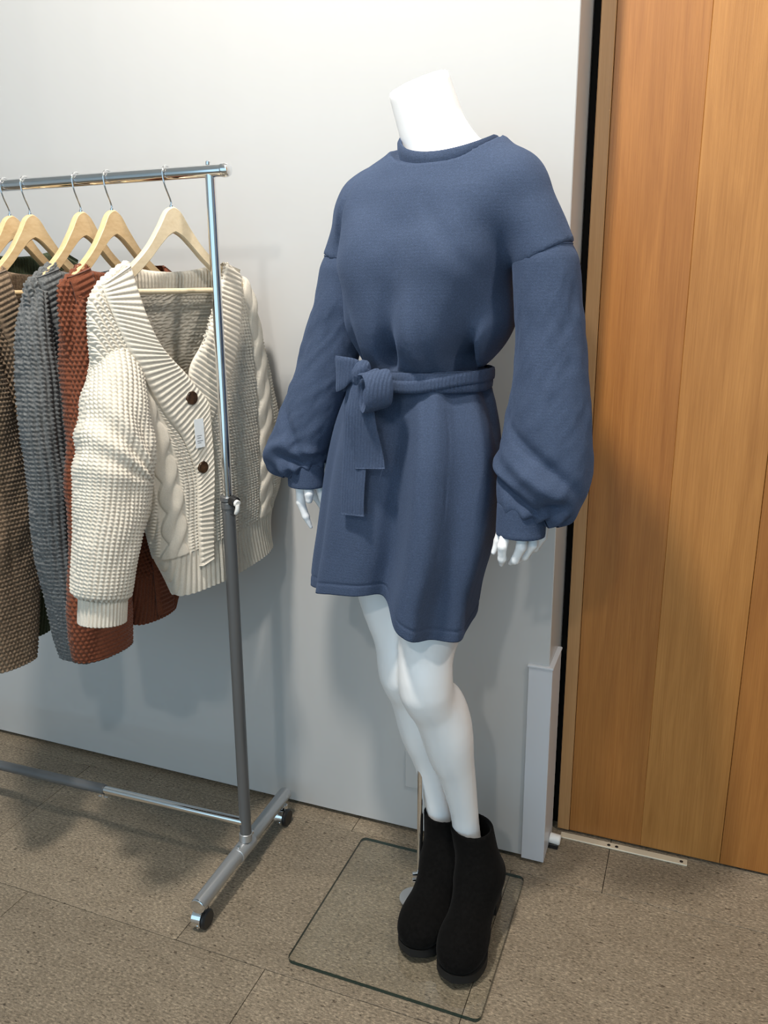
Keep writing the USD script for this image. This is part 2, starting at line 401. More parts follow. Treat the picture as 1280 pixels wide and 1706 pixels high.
# ------------------------------------------------------------------ clothes rack
RY, RZ = 1.25, 1.404
rk = thing("clothes_rack", "chrome and grey rolling clothes rack hung with knitted cardigans", "clothes rack", (-0.83, RY, 0))
part("rail", rod((-2.05, RY, RZ), (-0.772, RY, RZ), 0.0105, 32), M_CHROME, rk, 40)
part("rail_cap", tube([(-0.7745, RY, RZ), (-0.773, RY, RZ), (-0.766, RY, RZ), (-0.7615, RY, RZ), (-0.7600, RY, RZ)], [0.0112, 0.0116, 0.0116, 0.0095, 0.005], 32), M_CHROME, rk, 40)
part("rail_screw", rod((-0.802, RY, RZ + 0.009), (-0.802, RY, RZ + 0.0155), 0.004, 16, 0.0008), M_CHROME, rk, 40)
for x_top, x_mid, x_bot in ((-0.7990, -0.8070, -0.8255), (-2.02, -2.02, -2.02)):
    part("upper_post", rod((x_top, RY, RZ - 0.004), (x_mid, RY, 0.82), 0.0088, 28), M_CHROME, rk, 40)
    part("lower_post", rod((x_mid, RY, 0.832), (x_bot, RY + 0.01, 0.074), 0.0122, 28), M_GREY, rk, 40)
    cl = part("clamp_collar", join([rod((x_mid + 0.0003, RY, 0.842), (x_mid - 0.0002, RY, 0.832), 0.0143, 28), rod((x_mid, RY, 0.831), (x_mid, RY, 0.818), 0.0136, 28)]), M_GREY, rk, 40)
    part("clamp_knob", rod((x_mid + 0.010, RY - 0.004, 0.835), (x_mid + 0.0235, RY - 0.0085, 0.833), 0.0098, 24), M_BLACK, cl, 40)
    part("clamp_lever", join([rod((x_mid + 0.020, RY - 0.008, 0.8325), (x_mid + 0.028, RY - 0.011, 0.831), 0.0068, 20),
                              tube(spline([(x_mid + 0.027, RY - 0.012, 0.829), (x_mid + 0.026, RY - 0.013, 0.818), (x_mid + 0.021, RY - 0.013, 0.8115)], 10), [0.0042] * 6 + [0.004, 0.0036, 0.003, 0.0018], 12)]), M_WHITEPL, cl, 40)
    part("clamp_loop", tube([(x_mid + 0.0165 + 0.0075 * math.cos(a), RY - 0.012, 0.816 + 0.0075 * math.sin(a)) for a in np.linspace(-2.4, 1.0, 16)], 0.0011, 8), M_BLACK, cl, 40)
    foot = part("foot_tube", rod((x_bot + 0.002, 1.073, 0.062), (x_bot - 0.010, 1.455, 0.062), 0.0152, 32), M_STEEL, rk, 40)
    part("foot_cap", rod((x_bot + 0.0022, 1.0695, 0.062), (x_bot + 0.002, 1.0745, 0.062), 0.0156, 32), M_CHROME, foot, 40)
    part("foot_saddle", join([rod((x_bot, RY - 0.028, 0.062), (x_bot - 0.001, RY + 0.03, 0.062), 0.0162, 32), rod((x_bot, RY + 0.008, 0.076), (x_bot, RY + 0.01, 0.094), 0.0138, 28)]), M_STEEL, foot, 40)
    for yy in (RY - 0.020, RY + 0.034):
        part("foot_bolt", rod((x_bot, yy, 0.070), (x_bot, yy, 0.0815), 0.0042, 14, 0.001), M_CHROME, foot, 40)
    for yy in (1.090, 1.425):
        cx = x_bot + 0.001
        c = part("caster_fork", join([
            tube([(cx - 0.002 + 0.0, yy - 0.0 + 0.0225 * math.cos(a), 0.0215 + 0.0225 * math.sin(a)) for a in np.linspace(-2.9, 1.9, 22)] , 0.0016, 8),
            rod((cx, yy + 0.004, 0.036), (cx, yy + 0.004, 0.050), 0.007, 18)]), M_CHROME, rk, 40)
        hood = []
        A = np.linspace(2.0, 4.9, 18)
        for rr in (0.0205, 0.0215):
            hood.append(np.stack([np.stack([np.full(18, cx - s), yy + rr * np.cos(A), 0.021 + rr * np.sin(A)], -1) for s in (0.016, -0.004)], 0))
        G = np.concatenate([hood[0], hood[1][::-1], hood[0][:1]], 0)
        part("hood", (G.reshape(-1, 3), grid_faces(5, 18)), M_CHROME, c, 40)
        part("wheel", rod((cx - 0.009, yy, 0.0195), (cx + 0.012, yy, 0.0195), 0.0195, 32, 0.003), M_BLACK, rk, 40)
bar_a, bar_b = np.array([-2.02, RY + 0.005, 0.094]), np.array([-0.826, RY + 0.005, 0.1245])
bar = lambda x: bar_a + (bar_b - bar_a) * (x - bar_a[0]) / (bar_b[0] - bar_a[0])
part("lower_bar", rod(bar(-1.30), bar_b, 0.0085, 24), M_CHROME, rk, 40)
part("bar_sleeve", rod(bar_a, bar(-1.190), 0.0112, 24), M_GREY, rk, 40)
q = bar(-1.198)
wn = part("wing_bolt", rod(q - [0, 0, 0.008], q - [0, 0, 0.022], 0.0035, 14, 0.0006), M_CHROME, rk, 40)
part("wing", trimesh.convex.convex_hull(np.array([[q[0] + a, q[1] + b, q[2] - c] for a, b, c in ((-.013, -.002, .021), (.013, -.002, .019), (-.006, -.002, .027), (.006, -.002, .027), (-.013, .002, .021), (.013, .002, .019), (-.006, .002, .027), (.006, .002, .027))])), M_CHROME, wn)

# ------------------------------------------------------------------ glass base of the mannequin
GZ0, GZ1 = 0.0006, 0.0086
gx0, gx1, gy0, gy1 = -0.630, -0.259, 1.068, 1.437
outline = sbox(gx0 + 0.012, gy0 + 0.012, gx1 - 0.012, gy1 - 0.012).buffer(0.012, quad_segs=8)
ring = np.array(outline.exterior.coords)[:-1]

def plate(z0, z1, poly):
    m = trimesh.creation.extrude_polygon(poly, z1 - z0, engine="earcut"); m.apply_translation((0, 0, z0))
    return m

# ------------------------------------------------------------------ hangers
class Frame:
    """A vertical plane across the rail: s along it (away from the window side), n towards the front of the garment."""
    def __init__(self, x, deg):
        b = math.radians(deg)
        self.o = np.array([x, 1.252, 0.0]); self.t = np.array([math.sin(b), math.cos(b), 0.0]); self.n = np.array([math.cos(b), -math.sin(b), 0.0])
    def __call__(self, s, z, n=0.0):
        s, z, n = np.broadcast_arrays(np.asarray(s, float), np.asarray(z, float), np.asarray(n, float))
        p = self.o + s[..., None] * self.t + n[..., None] * self.n
        p = p.copy(); p[..., 2] = z
        return p

def hanger(fr, hook_x, label, half=0.118, material=M_BEECH):
    h = thing("wooden_hanger", label, "hanger", (fr.o[0], fr.o[1], 1.35), "wooden hangers on the rack rail")
    ss = np.linspace(-half, half, 61); a = np.abs(ss) / 0.2
    up = interp([0, .06, .16, .30, .50, .75, .94, 1.0], [1.3515, 1.3465, 1.320, 1.286, 1.253, 1.222, 1.201, 1.193])(a)
    lo = interp([0, .06, .16, .30, .50, .75, .94, 1.0], [1.309, 1.3040, 1.288, 1.262, 1.232, 1.204, 1.188, 1.189])(a)
    bend = 0.010 * a ** 2
    th_ = 0.0065 + 0.0035 * a ** 2
    sec = []
    for i in range(61):
        e = min(0.0022, (up[i] - lo[i]) * 0.3)
        pts = [(-th_[i] + e, up[i]), (th_[i] - e, up[i]), (th_[i], up[i] - e), (th_[i], lo[i] + e), (th_[i] - e, lo[i]), (-th_[i] + e, lo[i]), (-th_[i], lo[i] + e), (-th_[i], up[i] - e)]
        sec.append([fr(ss[i], z, n + bend[i]) for n, z in pts])
    G = np.array(sec)
    for name, sl in (("arm", slice(0, 31)), ("arm", slice(30, 61))):
        g = G[sl]; R = len(g)
        v = np.vstack([g.reshape(-1, 3), g[0].mean(0), g[-1].mean(0)])
        f = grid_faces(R, 8, True); j = np.arange(8)
        f = np.vstack([f, np.stack([np.full(8, R * 8), j, (j + 1) % 8], -1), np.stack([np.full(8, R * 8 + 1), (R - 1) * 8 + (j + 1) % 8, (R - 1) * 8 + j], -1)])
        part(name, (v, f), material, h, 35)
    part("trouser_bar", rod(fr(-half * 0.9, 1.211, 0.004), fr(half * 0.9, 1.211, 0.004), 0.0048, 16), material, h, 40)
    # the wire hook: out of the apex, over the rail, open at the far side
    top = fr(0, 1.349, 0.0)
    off = hook_x - top[0]
    r = 0.0132
    pts = [top, top + [0, 0, 0.010], top + [off * 0.35, -0.006, 0.024], top + [off * 0.8, -r * 0.95, 0.040]]
    for aa in np.radians([195, 165, 130, 95, 60, 25, -5]):
        pts.append(np.array([hook_x, RY + r * math.cos(aa), RZ + 0.000 + r * math.sin(aa)]))
    part("hook", tube(spline(pts, 60), 0.0017, 10), M_CHROME, h, True)
    part("ferrule", rod(top - [0, 0, 0.002], top + [0, 0, 0.006], 0.0032, 14, 0.0008), M_CHROME, h, 40)
    return h

# ------------------------------------------------------------------ knitting
def frac(x):
    return x - np.floor(x)

def k_rib(u, v, w=0.0075):
    return 0.0036 * np.abs(np.cos(np.pi * u / w)) ** 0.8 + 0.0003 * np.cos(2 * np.pi * v / 0.004)

def k_vee(u, v, w=0.0082, c=0.0062, amp=0.0034):
    t = np.abs(frac(u / w) - 0.5) * 2
    h = 0.5 + 0.5 * np.cos(2 * np.pi * (v / c - 0.55 * t))
    return amp * (h * (1 - t ** 4) * 0.85 + 0.55 * (1 - t ** 3))

def k_moss(u, v, w=0.0085, c=0.0080, amp=0.0046):
    row = np.floor(v / c)
    a = np.cos(np.pi * (u / w + 0.5 * row)) ** 2
    b = np.cos(np.pi * frac(v / c) - np.pi / 2) ** 2
    return amp * np.sqrt(np.maximum(a * b, 0))

def k_cable(du, v, per=0.115, A=0.0105, r=0.0125):
    """A two-strand cable; du is the distance from its axis. Returns (height, cover)."""
    h = np.zeros_like(du)
    for ph, in ((0.0,), (0.5,)):
        c = A * np.cos(2 * np.pi * (v / per + ph))
        lift = 0.0015 + 0.0015 * np.sin(2 * np.pi * (v / per + ph))
        q = 1 - ((du - c) / r) ** 2
        h = np.maximum(h, np.where(q > 0, lift + 0.0045 * np.sqrt(np.maximum(q, 0)), 0))
    return h, np.clip((0.027 - np.abs(du)) / 0.004, 0, 1)

def loft(zs_or_t, cen, ax, nr, hw, hd, phi, e=2.3):
    c, s = np.cos(phi), np.sin(phi)
    X = np.sign(s) * np.abs(s) ** (2 / e); Y = np.sign(c) * np.abs(c) ** (2 / e)
    G = cen[:, None] + ax[:, None] * (hw[:, None] * X[None])[..., None] + nr[:, None] * (hd[:, None] * Y[None])[..., None]
    return G

def arc_u(G, mid):
    d = np.linalg.norm(np.diff(G, axis=1), axis=-1)
    u = np.concatenate([np.zeros((len(G), 1)), np.cumsum(d, 1)], 1)
    return u - u[:, mid:mid + 1]

def phis(nf, nb):
    """Samples round a closed section, dense on the front half (phi about 0)."""
    f = np.linspace(-np.pi / 2, np.pi / 2, nf, endpoint=False)
    b = np.linspace(np.pi / 2, 3 * np.pi / 2, nb, endpoint=False)
    return np.r_[f, b]

def fan_folds(s, z, s0, z0, amp):
    """Drag folds that run from the armpit up to the shoulder."""
    a = np.arctan2(z - z0, s - s0); r = np.hypot(z - z0, s - s0)
    return amp * np.cos(a * 13 + 2.0 * np.sin(a * 3)) * np.exp(-((r - 0.10) / 0.09) ** 2) * np.clip((a - 1.4) / 0.3, 0, 1) * np.clip((3.05 - a) / 0.5, 0, 1)

def sleeve_tube(fr, st, step, knit, folds=0.0, seed=0, front=1.0, e=2.2, fan=None):
    """st: rows of (s, z, n, half width, half depth) from shoulder to cuff. rib_from: fraction of length where the cuff starts."""
    st = np.array(st, float)
    P = fr(st[:, 0], st[:, 1], st[:, 2])
    L = np.r_[0, np.cumsum(np.linalg.norm(np.diff(P, axis=0), axis=1))]
    n = int(L[-1] / step) + 1
    l = np.linspace(0, L[-1], n)
    C = PchipInterpolator(L, P)(l); W = PchipInterpolator(L, st[:, 3])(l); Dp = PchipInterpolator(L, st[:, 4])(l)
    T = np.gradient(C, axis=0); T /= np.linalg.norm(T, axis=1, keepdims=True)
    ax = np.cross(T, fr.n); ax /= np.linalg.norm(ax, axis=1, keepdims=True)
    if ax[0] @ fr.t < 0:
        ax = -ax
    nr = np.cross(ax, T); nr *= np.sign(nr @ fr.n)[:, None]
    nf = max(int(np.median(W) * 3.0 / step), 24); ph = phis(nf, max(nf // 2, 16))
    G = loft(None, C, ax, nr, W, Dp, ph, e)
    N = grid_normals(G, True)
    if np.mean(np.sum(N * (G - C[:, None]), -1)) < 0:
        N = -N
    U = arc_u(G, nf // 2); V = np.broadcast_to(l[:, None], U.shape)
    fo = meshkit.fbm(np.stack([U * 18, V * 9 + U * 6, np.full_like(U, seed)], -1), 3, seed) - 0.5
    H = knit(U, V) + folds * fo * np.sin(np.pi * np.clip(V / L[-1], 0, 1)) ** 0.5
    if fan:
        H = H + fan_folds((G - fr.o) @ fr.t, G[..., 2], *fan)
    G = G + N * H[..., None]
    R, K = G.shape[:2]
    v = np.vstack([G.reshape(-1, 3), G[0].mean(0), G[-1].mean(0) + (C[-2] - C[-1]) * 3])
    f = grid_faces(R, K, True); j = np.arange(K)
    f = np.vstack([f, np.stack([np.full(K, R * K), (j + 1) % K, j], -1), np.stack([np.full(K, R * K + 1), (R - 1) * K + j, (R - 1) * K + (j + 1) % K], -1)])
    return v, f

def strip(fr, inner, outer, n_in, thick, step, knit, nfun=None, skew=(0.0, 0.0)):
    """A thick knitted band between two polylines of (s, z); the ribs run across it."""
    inner, outer = np.array(inner, float), np.array(outer, float)
    mid = (inner + outer) / 2
    L = np.r_[0, np.cumsum(np.linalg.norm(np.diff(mid, axis=0), axis=1))]
    R = int(L[-1] / step) + 1; l = np.linspace(0, L[-1], R)
    I, O = PchipInterpolator(L, inner)(l), PchipInterpolator(L, outer)(l)
    K = max(int(np.median(np.linalg.norm(I - O, axis=1)) / (step * 1.6)), 8)
    t = np.linspace(0, 1, K)
    S = I[:, None] * (1 - t)[None, :, None] + O[:, None] * t[None, :, None]
    if nfun and any(skew):
        n0 = nfun(S[..., 0], S[..., 1])
        S = np.stack([S[..., 0] - skew[0] * n0, S[..., 1] + skew[1] * n0], -1)
    Nn = (nfun(S[..., 0], S[..., 1]) if nfun else 0.0) + n_in
    w = np.linalg.norm(O - I, axis=1)[:, None] * t[None]
    prof = np.minimum(1, np.minimum(t, 1 - t) * 9) ** 0.5
    top = fr(S[..., 0], S[..., 1], Nn + prof[None] * (thick + knit(np.broadcast_to(l[:, None], w.shape), w)))
    bot = fr(S[..., 0], S[..., 1], Nn - 0.002)
    G = np.concatenate([top, bot[:, ::-1]], 1)
    R_, K_ = G.shape[:2]
    v = np.vstack([G.reshape(-1, 3), G[0].mean(0), G[-1].mean(0)]); f = grid_faces(R_, K_, True); j = np.arange(K_)
    f = np.vstack([f, np.stack([np.full(K_, R_ * K_), j, (j + 1) % K_], -1), np.stack([np.full(K_, R_ * K_ + 1), (R_ - 1) * K_ + (j + 1) % K_, (R_ - 1) * K_ + j], -1)])
    return v, f

def cardigan(fr, label, yarn_key, body, hem_z, vline, rline, near_sleeve, far_sleeve, knit, step, placket, cables=(), buttons=(), seed=0, depth=0.045, folds=0.010, skew=(0.0, 0.0), tilt=0.0, fan=None, along=None):
    """body: rows (z, left s, right s) from the shoulders down; vline: the near front edge (s, z); rline: the far one."""
    Y = M_Y[yarn_key]
    th_ = thing("cardigan", label, "cardigan", (fr.o[0], fr.o[1], body[-1][0]), "knitted cardigans on the rack")
    b = np.array(body, float)
    zt, zb = b[0, 0], b[-1, 0]
    n = int((zt - zb) / step) + 1
    Z = np.linspace(zt, zb, n)
    l = interp(b[:, 0], b[:, 1])(Z); r = interp(b[:, 0], b[:, 2])(Z)
    hd = depth * np.clip((zt + 0.012 - Z) / 0.16, 0.16, 1) ** 0.6
    hd = np.maximum(hd, min(0.019, depth * 0.85))
    hw, sc = (r - l) / 2, (r + l) / 2
    nf = int(np.max(hw) * 2.15 / step); ph = phis(nf, nf // 2)
    n_t = len(Z)
    G = loft(None, fr(sc, Z, np.zeros(n_t)), np.repeat(fr.t[None], n_t, 0), np.repeat(fr.n[None], n_t, 0), hw, hd, ph, 2.2)
    drop = tilt * ((G - fr.o) @ fr.t - l[-1]) * np.clip((0.90 - Z) / 0.15, 0, 1)[:, None]      # the hem hangs aslant
    G[..., 2] += drop
    U = arc_u(G, nf // 2); V = np.broadcast_to((zt - Z)[:, None], U.shape)
    Sg = (G - fr.o) @ fr.t; Zg = G[..., 2]
    front = np.broadcast_to((np.cos(ph) > 0)[None], Sg.shape)
    if along is not None:           # the stitches of the near front run along the neckline
        q = Sg - interp([p[1] for p in along], [p[0] for p in along])(np.clip(Zg, min(p[1] for p in along), max(p[1] for p in along)))
        near = front & (Sg < sc[:, None] + 0.02)
        U = np.where(near, q * 0.86, U)
    H = knit(U, V)
    if fan:
        H = H + fan_folds(Sg, Zg, *fan) * front
    for cz, cs in cables:
        du = Sg - interp(cz, cs)(np.clip(Zg, min(cz), max(cz)))
        hc, cov = k_cable(du, V)
        cov = cov * front * np.clip((1.10 - Zg) / 0.05, 0, 1) if cs[0] < 0 else cov * front
        H = H * (1 - cov) + hc * cov
    rib = np.clip((hem_z - (Zg - drop)) / 0.004, 0, 1)
    H = H * (1 - rib) + (k_rib(U, V, 0.0085) - 0.001) * rib
    fo = meshkit.fbm(np.stack([Sg * 16 + Zg * 7, Zg * 6 - Sg * 5, np.full_like(Sg, seed + 3.3)], -1), 3, seed) - 0.5
    H = H + folds * fo * np.clip(V / 0.1, 0, 1)
    N = grid_normals(G, True)
    if np.mean(np.sum(N * (G - G.mean(1, keepdims=True)), -1)) < 0:
        N = -N
    # the hem droops unevenly
    G = G + N * H[..., None]
    v1 = interp([p[1] for p in vline], [p[0] for p in vline]); v2 = interp([p[1] for p in rline], [p[0] for p in rline])
    zl = min(p[1] for p in vline)
    n0 = (G - fr.o) @ fr.n
    Sq, Zq = Sg + skew[0] * n0, np.clip(Zg - skew[1] * n0, zl, 2)
    cut = front & (Zg - skew[1] * n0 > zl) & (Sq > v1(Zq)) & (Sq < v2(Zq))
    neck = (~front) & (Zg > zt - 0.045) & (Sg > vline[0][0] + 0.0) & (Sg < rline[0][0] - 0.0)
    cut = cut | neck
    R, K = Sg.shape
    f = grid_faces(R, K, True)
    keep = ~(cut.reshape(-1)[f].all(1))
    f = f[keep]
    vv = G.reshape(-1, 3)
    jb = np.arange(K)
    bodyp = part("body", (vv, f), Y, th_, True)
    # surface in front, for what is sewn on it
    fs, fz, fh = interp(b[:, 0], (b[:, 1] + b[:, 2]) / 2), interp(b[:, 0], (b[:, 2] - b[:, 1]) / 2), PchipInterpolator(Z[::-1], hd[::-1])
    def nfun(s, z):
        zc = np.clip(z, zb, zt)
        q = np.clip(np.abs((s - fs(zc)) / fz(zc)), 0, 0.995)
        return fh(zc) * (1 - q ** 2.2) ** (1 / 2.2)
    part("front_band", strip(fr, *placket[1], 0.0015, 0.0025, step, lambda u, w: k_rib(u, w, 0.0092), nfun, skew), Y, th_, True)
    part("front_band", strip(fr, *placket[0], 0.0045, 0.003, step, lambda u, w: k_rib(u, w, 0.0092), nfun, skew), Y, th_, True)
    # collar at the back of the neck
    s0, s1 = vline[0][0], rline[0][0]
    sx = np.linspace(s0, s1, 7); sag = 0.014 * (1 - ((sx - (s0 + s1) / 2) / ((s1 - s0) / 2)) ** 2)
    part("back_collar", strip(fr, np.c_[sx, zt + 0.0 - sag], np.c_[sx, zt - 0.046 - sag * 0.7], -0.013, 0.002, step, lambda u, w: k_rib(u, w, 0.0075), lambda s, z: -nfun(s, z) * 0.7), Y, th_, True)
    for stt in (near_sleeve, far_sleeve):
        if stt is None:
            continue
        rows, cuff = stt
        part("sleeve", sleeve_tube(fr, rows, step, knit, folds * 1.3, seed + 5, fan=fan if rows[0][0] < 0 else None), Y, th_, True)
        if cuff is not None:
            part("cuff", sleeve_tube(fr, cuff, step, lambda u, v: k_rib(u, v, 0.0062), 0.0, seed, e=2.0), Y, th_, True)
    for s, z, rad in buttons:
        s, z = s - skew[0] * float(nfun(np.array(s), np.array(z))), z + skew[1] * float(nfun(np.array(s), np.array(z)))
        c = fr(s, z, nfun(np.array(s), np.array(z)) + 0.0095); a = np.linspace(0, 2 * np.pi, 20, endpoint=False)
        bt = part("button", tube([c + fr.n * k for k in (-0.002, -0.0015, 0.0012, 0.0028, 0.0030, 0.0018, 0.0016)], [rad * k for k in (0.9, 1.0, 1.0, 0.9, 0.78, 0.66, 0.3)], 28), M_BUTTON, th_, 40, label="brown tortoiseshell button")
        for k in (-1, 1):
            part("thread", rod(c + fr.n * 0.0014 + fr.t * 0.0016 * k, c + fr.n * 0.0026 + fr.t * 0.0016 * k, 0.0009, 8, 0.0003), M_BUTTON, bt)
    return th_, nfun

# ------------------------------------------------------------------ the hanging cardigans
V = lambda u, v: k_vee(u, v)
fw_ = Frame(-0.8825, 15)
hanger(fw_, -0.885, "pale wooden hanger carrying the cream cardigan, nearest the rack post", 0.150, M_BEECH_PALE)
L_in = [(-0.100, 1.252), (-0.066, 1.130), (0.000, 1.050), (0.036, 0.998), (0.036, 0.90), (0.025, 0.785), (0.020, 0.716)]
L_out = [(-0.158, 1.222), (-0.136, 1.150), (-0.068, 1.010), (-0.026, 0.945), (-0.006, 0.87), (-0.010, 0.79), (-0.012, 0.706)]
R_in = [(0.112, 1.258), (0.080, 1.200), (0.040, 1.125), (-0.004, 1.058), (0.0, 0.97)]
R_out = [(0.150, 1.246), (0.140, 1.180), (0.110, 1.085), (0.065, 1.010), (0.035, 0.96)]
vl = [(-0.100, 1.2585), (-0.066, 1.130), (0.000, 1.055)]
rl = [(0.112, 1.2585), (0.080, 1.200), (0.040, 1.125), (0.0, 1.055)]
cream, nf_c = cardigan(
    fw_, "chunky cream cable-knit cardigan with brown buttons and a white price tag", "cream",
    [(1.258, -0.104, 0.116), (1.240, -0.140, 0.145), (1.222, -0.164, 0.166), (1.190, -0.182, 0.183), (1.10, -0.185, 0.198), (1.03, -0.168, 0.212), (0.96, -0.150, 0.226),
     (0.87, -0.128, 0.231), (0.80, -0.110, 0.220), (0.745, -0.100, 0.196), (0.70, -0.082, 0.187), (0.655, -0.066, 0.190)],
    0.742, vl, rl,
    ([(-0.128, 1.150, -0.022, 0.026, 0.024), (-0.140, 1.105, -0.006, 0.036, 0.036), (-0.155, 1.06, 0.008, 0.044, 0.044), (-0.171, 1.01, 0.017, 0.051, 0.051), (-0.186, 0.94, 0.026, 0.060, 0.054),
      (-0.200, 0.875, 0.03, 0.059, 0.050), (-0.220, 0.81, 0.032, 0.051, 0.048), (-0.234, 0.755, 0.032, 0.048, 0.045), (-0.241, 0.724, 0.032, 0.047, 0.041), (-0.243, 0.717, 0.032, 0.040, 0.034)],
     [(-0.235, 0.74, 0.032, 0.037, 0.033), (-0.239, 0.715, 0.032, 0.0385, 0.034), (-0.246, 0.672, 0.032, 0.0385, 0.033)]),
    ([(0.14, 1.19, -0.02, 0.03, 0.022), (0.165, 1.10, -0.035, 0.036, 0.03), (0.17, 0.95, -0.045, 0.040, 0.032), (0.16, 0.80, -0.045, 0.040, 0.032), (0.15, 0.74, -0.045, 0.034, 0.03)], None),
    V, 0.0016, ((L_in, L_out), (R_in, R_out)),
    cables=(([1.23, 1.10, 0.96, 0.80], [-0.170, -0.150, -0.098, -0.075]), ([1.22, 1.05, 0.80], [0.165, 0.165, 0.150])),
    buttons=((-0.008, 1.022, 0.0125), (0.006, 0.894, 0.0115)), seed=2, skew=(0.55, 0.15), tilt=0.13, fan=(-0.135, 0.89, 0.0035), along=L_out)
n_t_ = float(nf_c(np.array(0.0125), np.array(0.955)))
tc = fw_(0.0000 - 0.55 * n_t_, 0.958 + 0.15 * n_t_, n_t_ + 0.0120)
tz = np.array([0, 0, 1.0]); tt = fw_.t
def tagbox(s, z, w, h, n0, n1):
    pts = [tc + tt * (s + a * w / 2) + tz * (z + b_ * h / 2) + fw_.n * n_ for a in (-1, 1) for b_ in (-1, 1) for n_ in (n0, n1)]
    return trimesh.convex.convex_hull(np.array(pts))
tag_ = part("price_tag", tagbox(0, 0, 0.021, 0.052, 0, 0.0008), M_TAG, cream, label="small white printed price tag")
part("print", join([tagbox(-0.001, -0.004, 0.011, 0.0011, 0.0008, 0.001), tagbox(-0.002, -0.008, 0.008, 0.0011, 0.0008, 0.001), tagbox(0.0, -0.0135, 0.013, 0.0014, 0.0008, 0.001), tagbox(-0.002, -0.017, 0.008, 0.0011, 0.0008, 0.001)]), M_INK, tag_)

def dark_cardigan(x, deg, label, key, knit, outer, inner, z_cuff, body_l, body_r, zbot, neck=(-0.085, 0.115), seed=1, n_sl=0.01, zV=1.03, hem=0.10, step=0.0022, sdep=0.05, depth=0.03, zt=1.258):
    fr = Frame(x, deg)
    body = [(zt, neck[0] - 0.004, neck[1] + 0.004), (1.24, neck[0] - 0.035, 0.15), (1.222, neck[0] - 0.06, 0.172)] + [(z, interp(*zip(*body_l))(z), interp(*zip(*body_r))(z)) for z in np.linspace(1.18, zbot, 8)]
    rows = [((o + i) / 2 + 0.010, z, n_sl * min(1, (1.25 - z) / 0.12), (i - o) / 2 - 0.008, sdep * min(1, 0.5 + (1.25 - z) * 3)) for z, o, i in [(z, interp(*zip(*outer))(z), interp(*zip(*inner))(z)) for z in np.linspace(1.215, z_cuff, 10)]]
    vl = [(neck[0], zt + 0.0005), (neck[0] + 0.03, 1.14), (0.012, zV)]
    rl = [(neck[1], zt + 0.0005), (neck[1] - 0.03, 1.14), (0.012, zV)]
    Li = [(neck[0], zt - 0.006), (neck[0] + 0.03, 1.14), (0.012, zV), (0.03, zV - 0.09), (0.03, zbot + 0.01)]
    Lo = [(neck[0] - 0.045, zt - 0.022), (neck[0] - 0.018, 1.12), (-0.036, zV - 0.02), (-0.018, zV - 0.10), (-0.018, zbot + 0.01)]
    Ri = [(neck[1], zt - 0.002), (neck[1] - 0.03, 1.14), (0.012, zV), (0.0, zV - 0.08)]
    Ro = [(neck[1] + 0.04, zt - 0.02), (neck[1] + 0.016, 1.12), (0.06, zV - 0.02), (0.04, zV - 0.09)]
    far = [(0.16, 1.19, -0.01, 0.03, 0.022), (0.195, 1.10, -0.03, 0.040, 0.03), (0.20, 0.95, -0.035, 0.042, 0.034), (0.19, 0.80, -0.035, 0.042, 0.034), (0.185, 0.68, -0.035, 0.034, 0.03)]
    return cardigan(fr, label, key, body, zbot + hem, vl, rl, (rows, None), (far, None), knit, step, ((Li, Lo), (Ri, Ro)), buttons=((0.006, zV - 0.03, 0.011), (0.006, zV - 0.15, 0.011), (0.006, zV - 0.27, 0.011)), seed=seed, depth=depth)

MOSS = lambda u, v: k_moss(u, v)
GV = lambda u, v: k_vee(u, v, 0.0115, 0.0080, 0.0046)
hanger(Frame(-1.009, 3), -1.009, "honey wooden hanger holding the rust cardigan, second from the rack post")
hanger(Frame(-1.078, 3), -1.078, "honey wooden hanger holding the grey marl cardigan, third from the rack post")
hanger(Frame(-1.197, 3), -1.197, "honey wooden hanger holding the taupe cardigan, fourth from the rack post")
hanger(Frame(-1.246, 3), -1.246, "honey wooden hanger holding the dark olive cardigan at the photo's left edge")
# (z, s) tables; s is measured from the rail, negative towards the shop
dark_cardigan(-1.009, 3, "rust brown chunky knit cardigan hanging just behind the cream one", "rust", MOSS,
              [(1.225, -0.13), (1.17, -0.151), (1.06, -0.163), (0.94, -0.176), (0.79, -0.196), (0.60, -0.228), (0.55, -0.222)], [(1.225, -0.115), (1.17, -0.112), (1.06, -0.105), (0.94, -0.088), (0.79, -0.078), (0.60, -0.066), (0.55, -0.08)], 0.556,
              [(1.18, -0.15), (0.9, -0.11), (0.57, -0.05)], [(1.18, 0.185), (0.9, 0.19), (0.57, 0.06)], 0.572, seed=4, n_sl=0.0, sdep=0.034)
dark_cardigan(-1.078, 3, "charcoal grey marl chunky cardigan with a long tapering sleeve, between rust and taupe", "grey", GV,
              [(1.225, -0.140), (1.20, -0.166), (1.064, -0.194), (0.974, -0.207), (0.845, -0.206), (0.674, -0.192), (0.58, -0.178), (0.525, -0.166)], [(1.225, -0.125), (1.10, -0.118), (0.921, -0.112), (0.764, -0.130), (0.62, -0.146), (0.56, -0.142), (0.525, -0.140)], 0.526,
              [(1.18, -0.15), (0.9, -0.105), (0.62, -0.08)], [(1.18, 0.185), (0.9, 0.19), (0.62, 0.12)], 0.64, seed=6, n_sl=0.0, sdep=0.034)
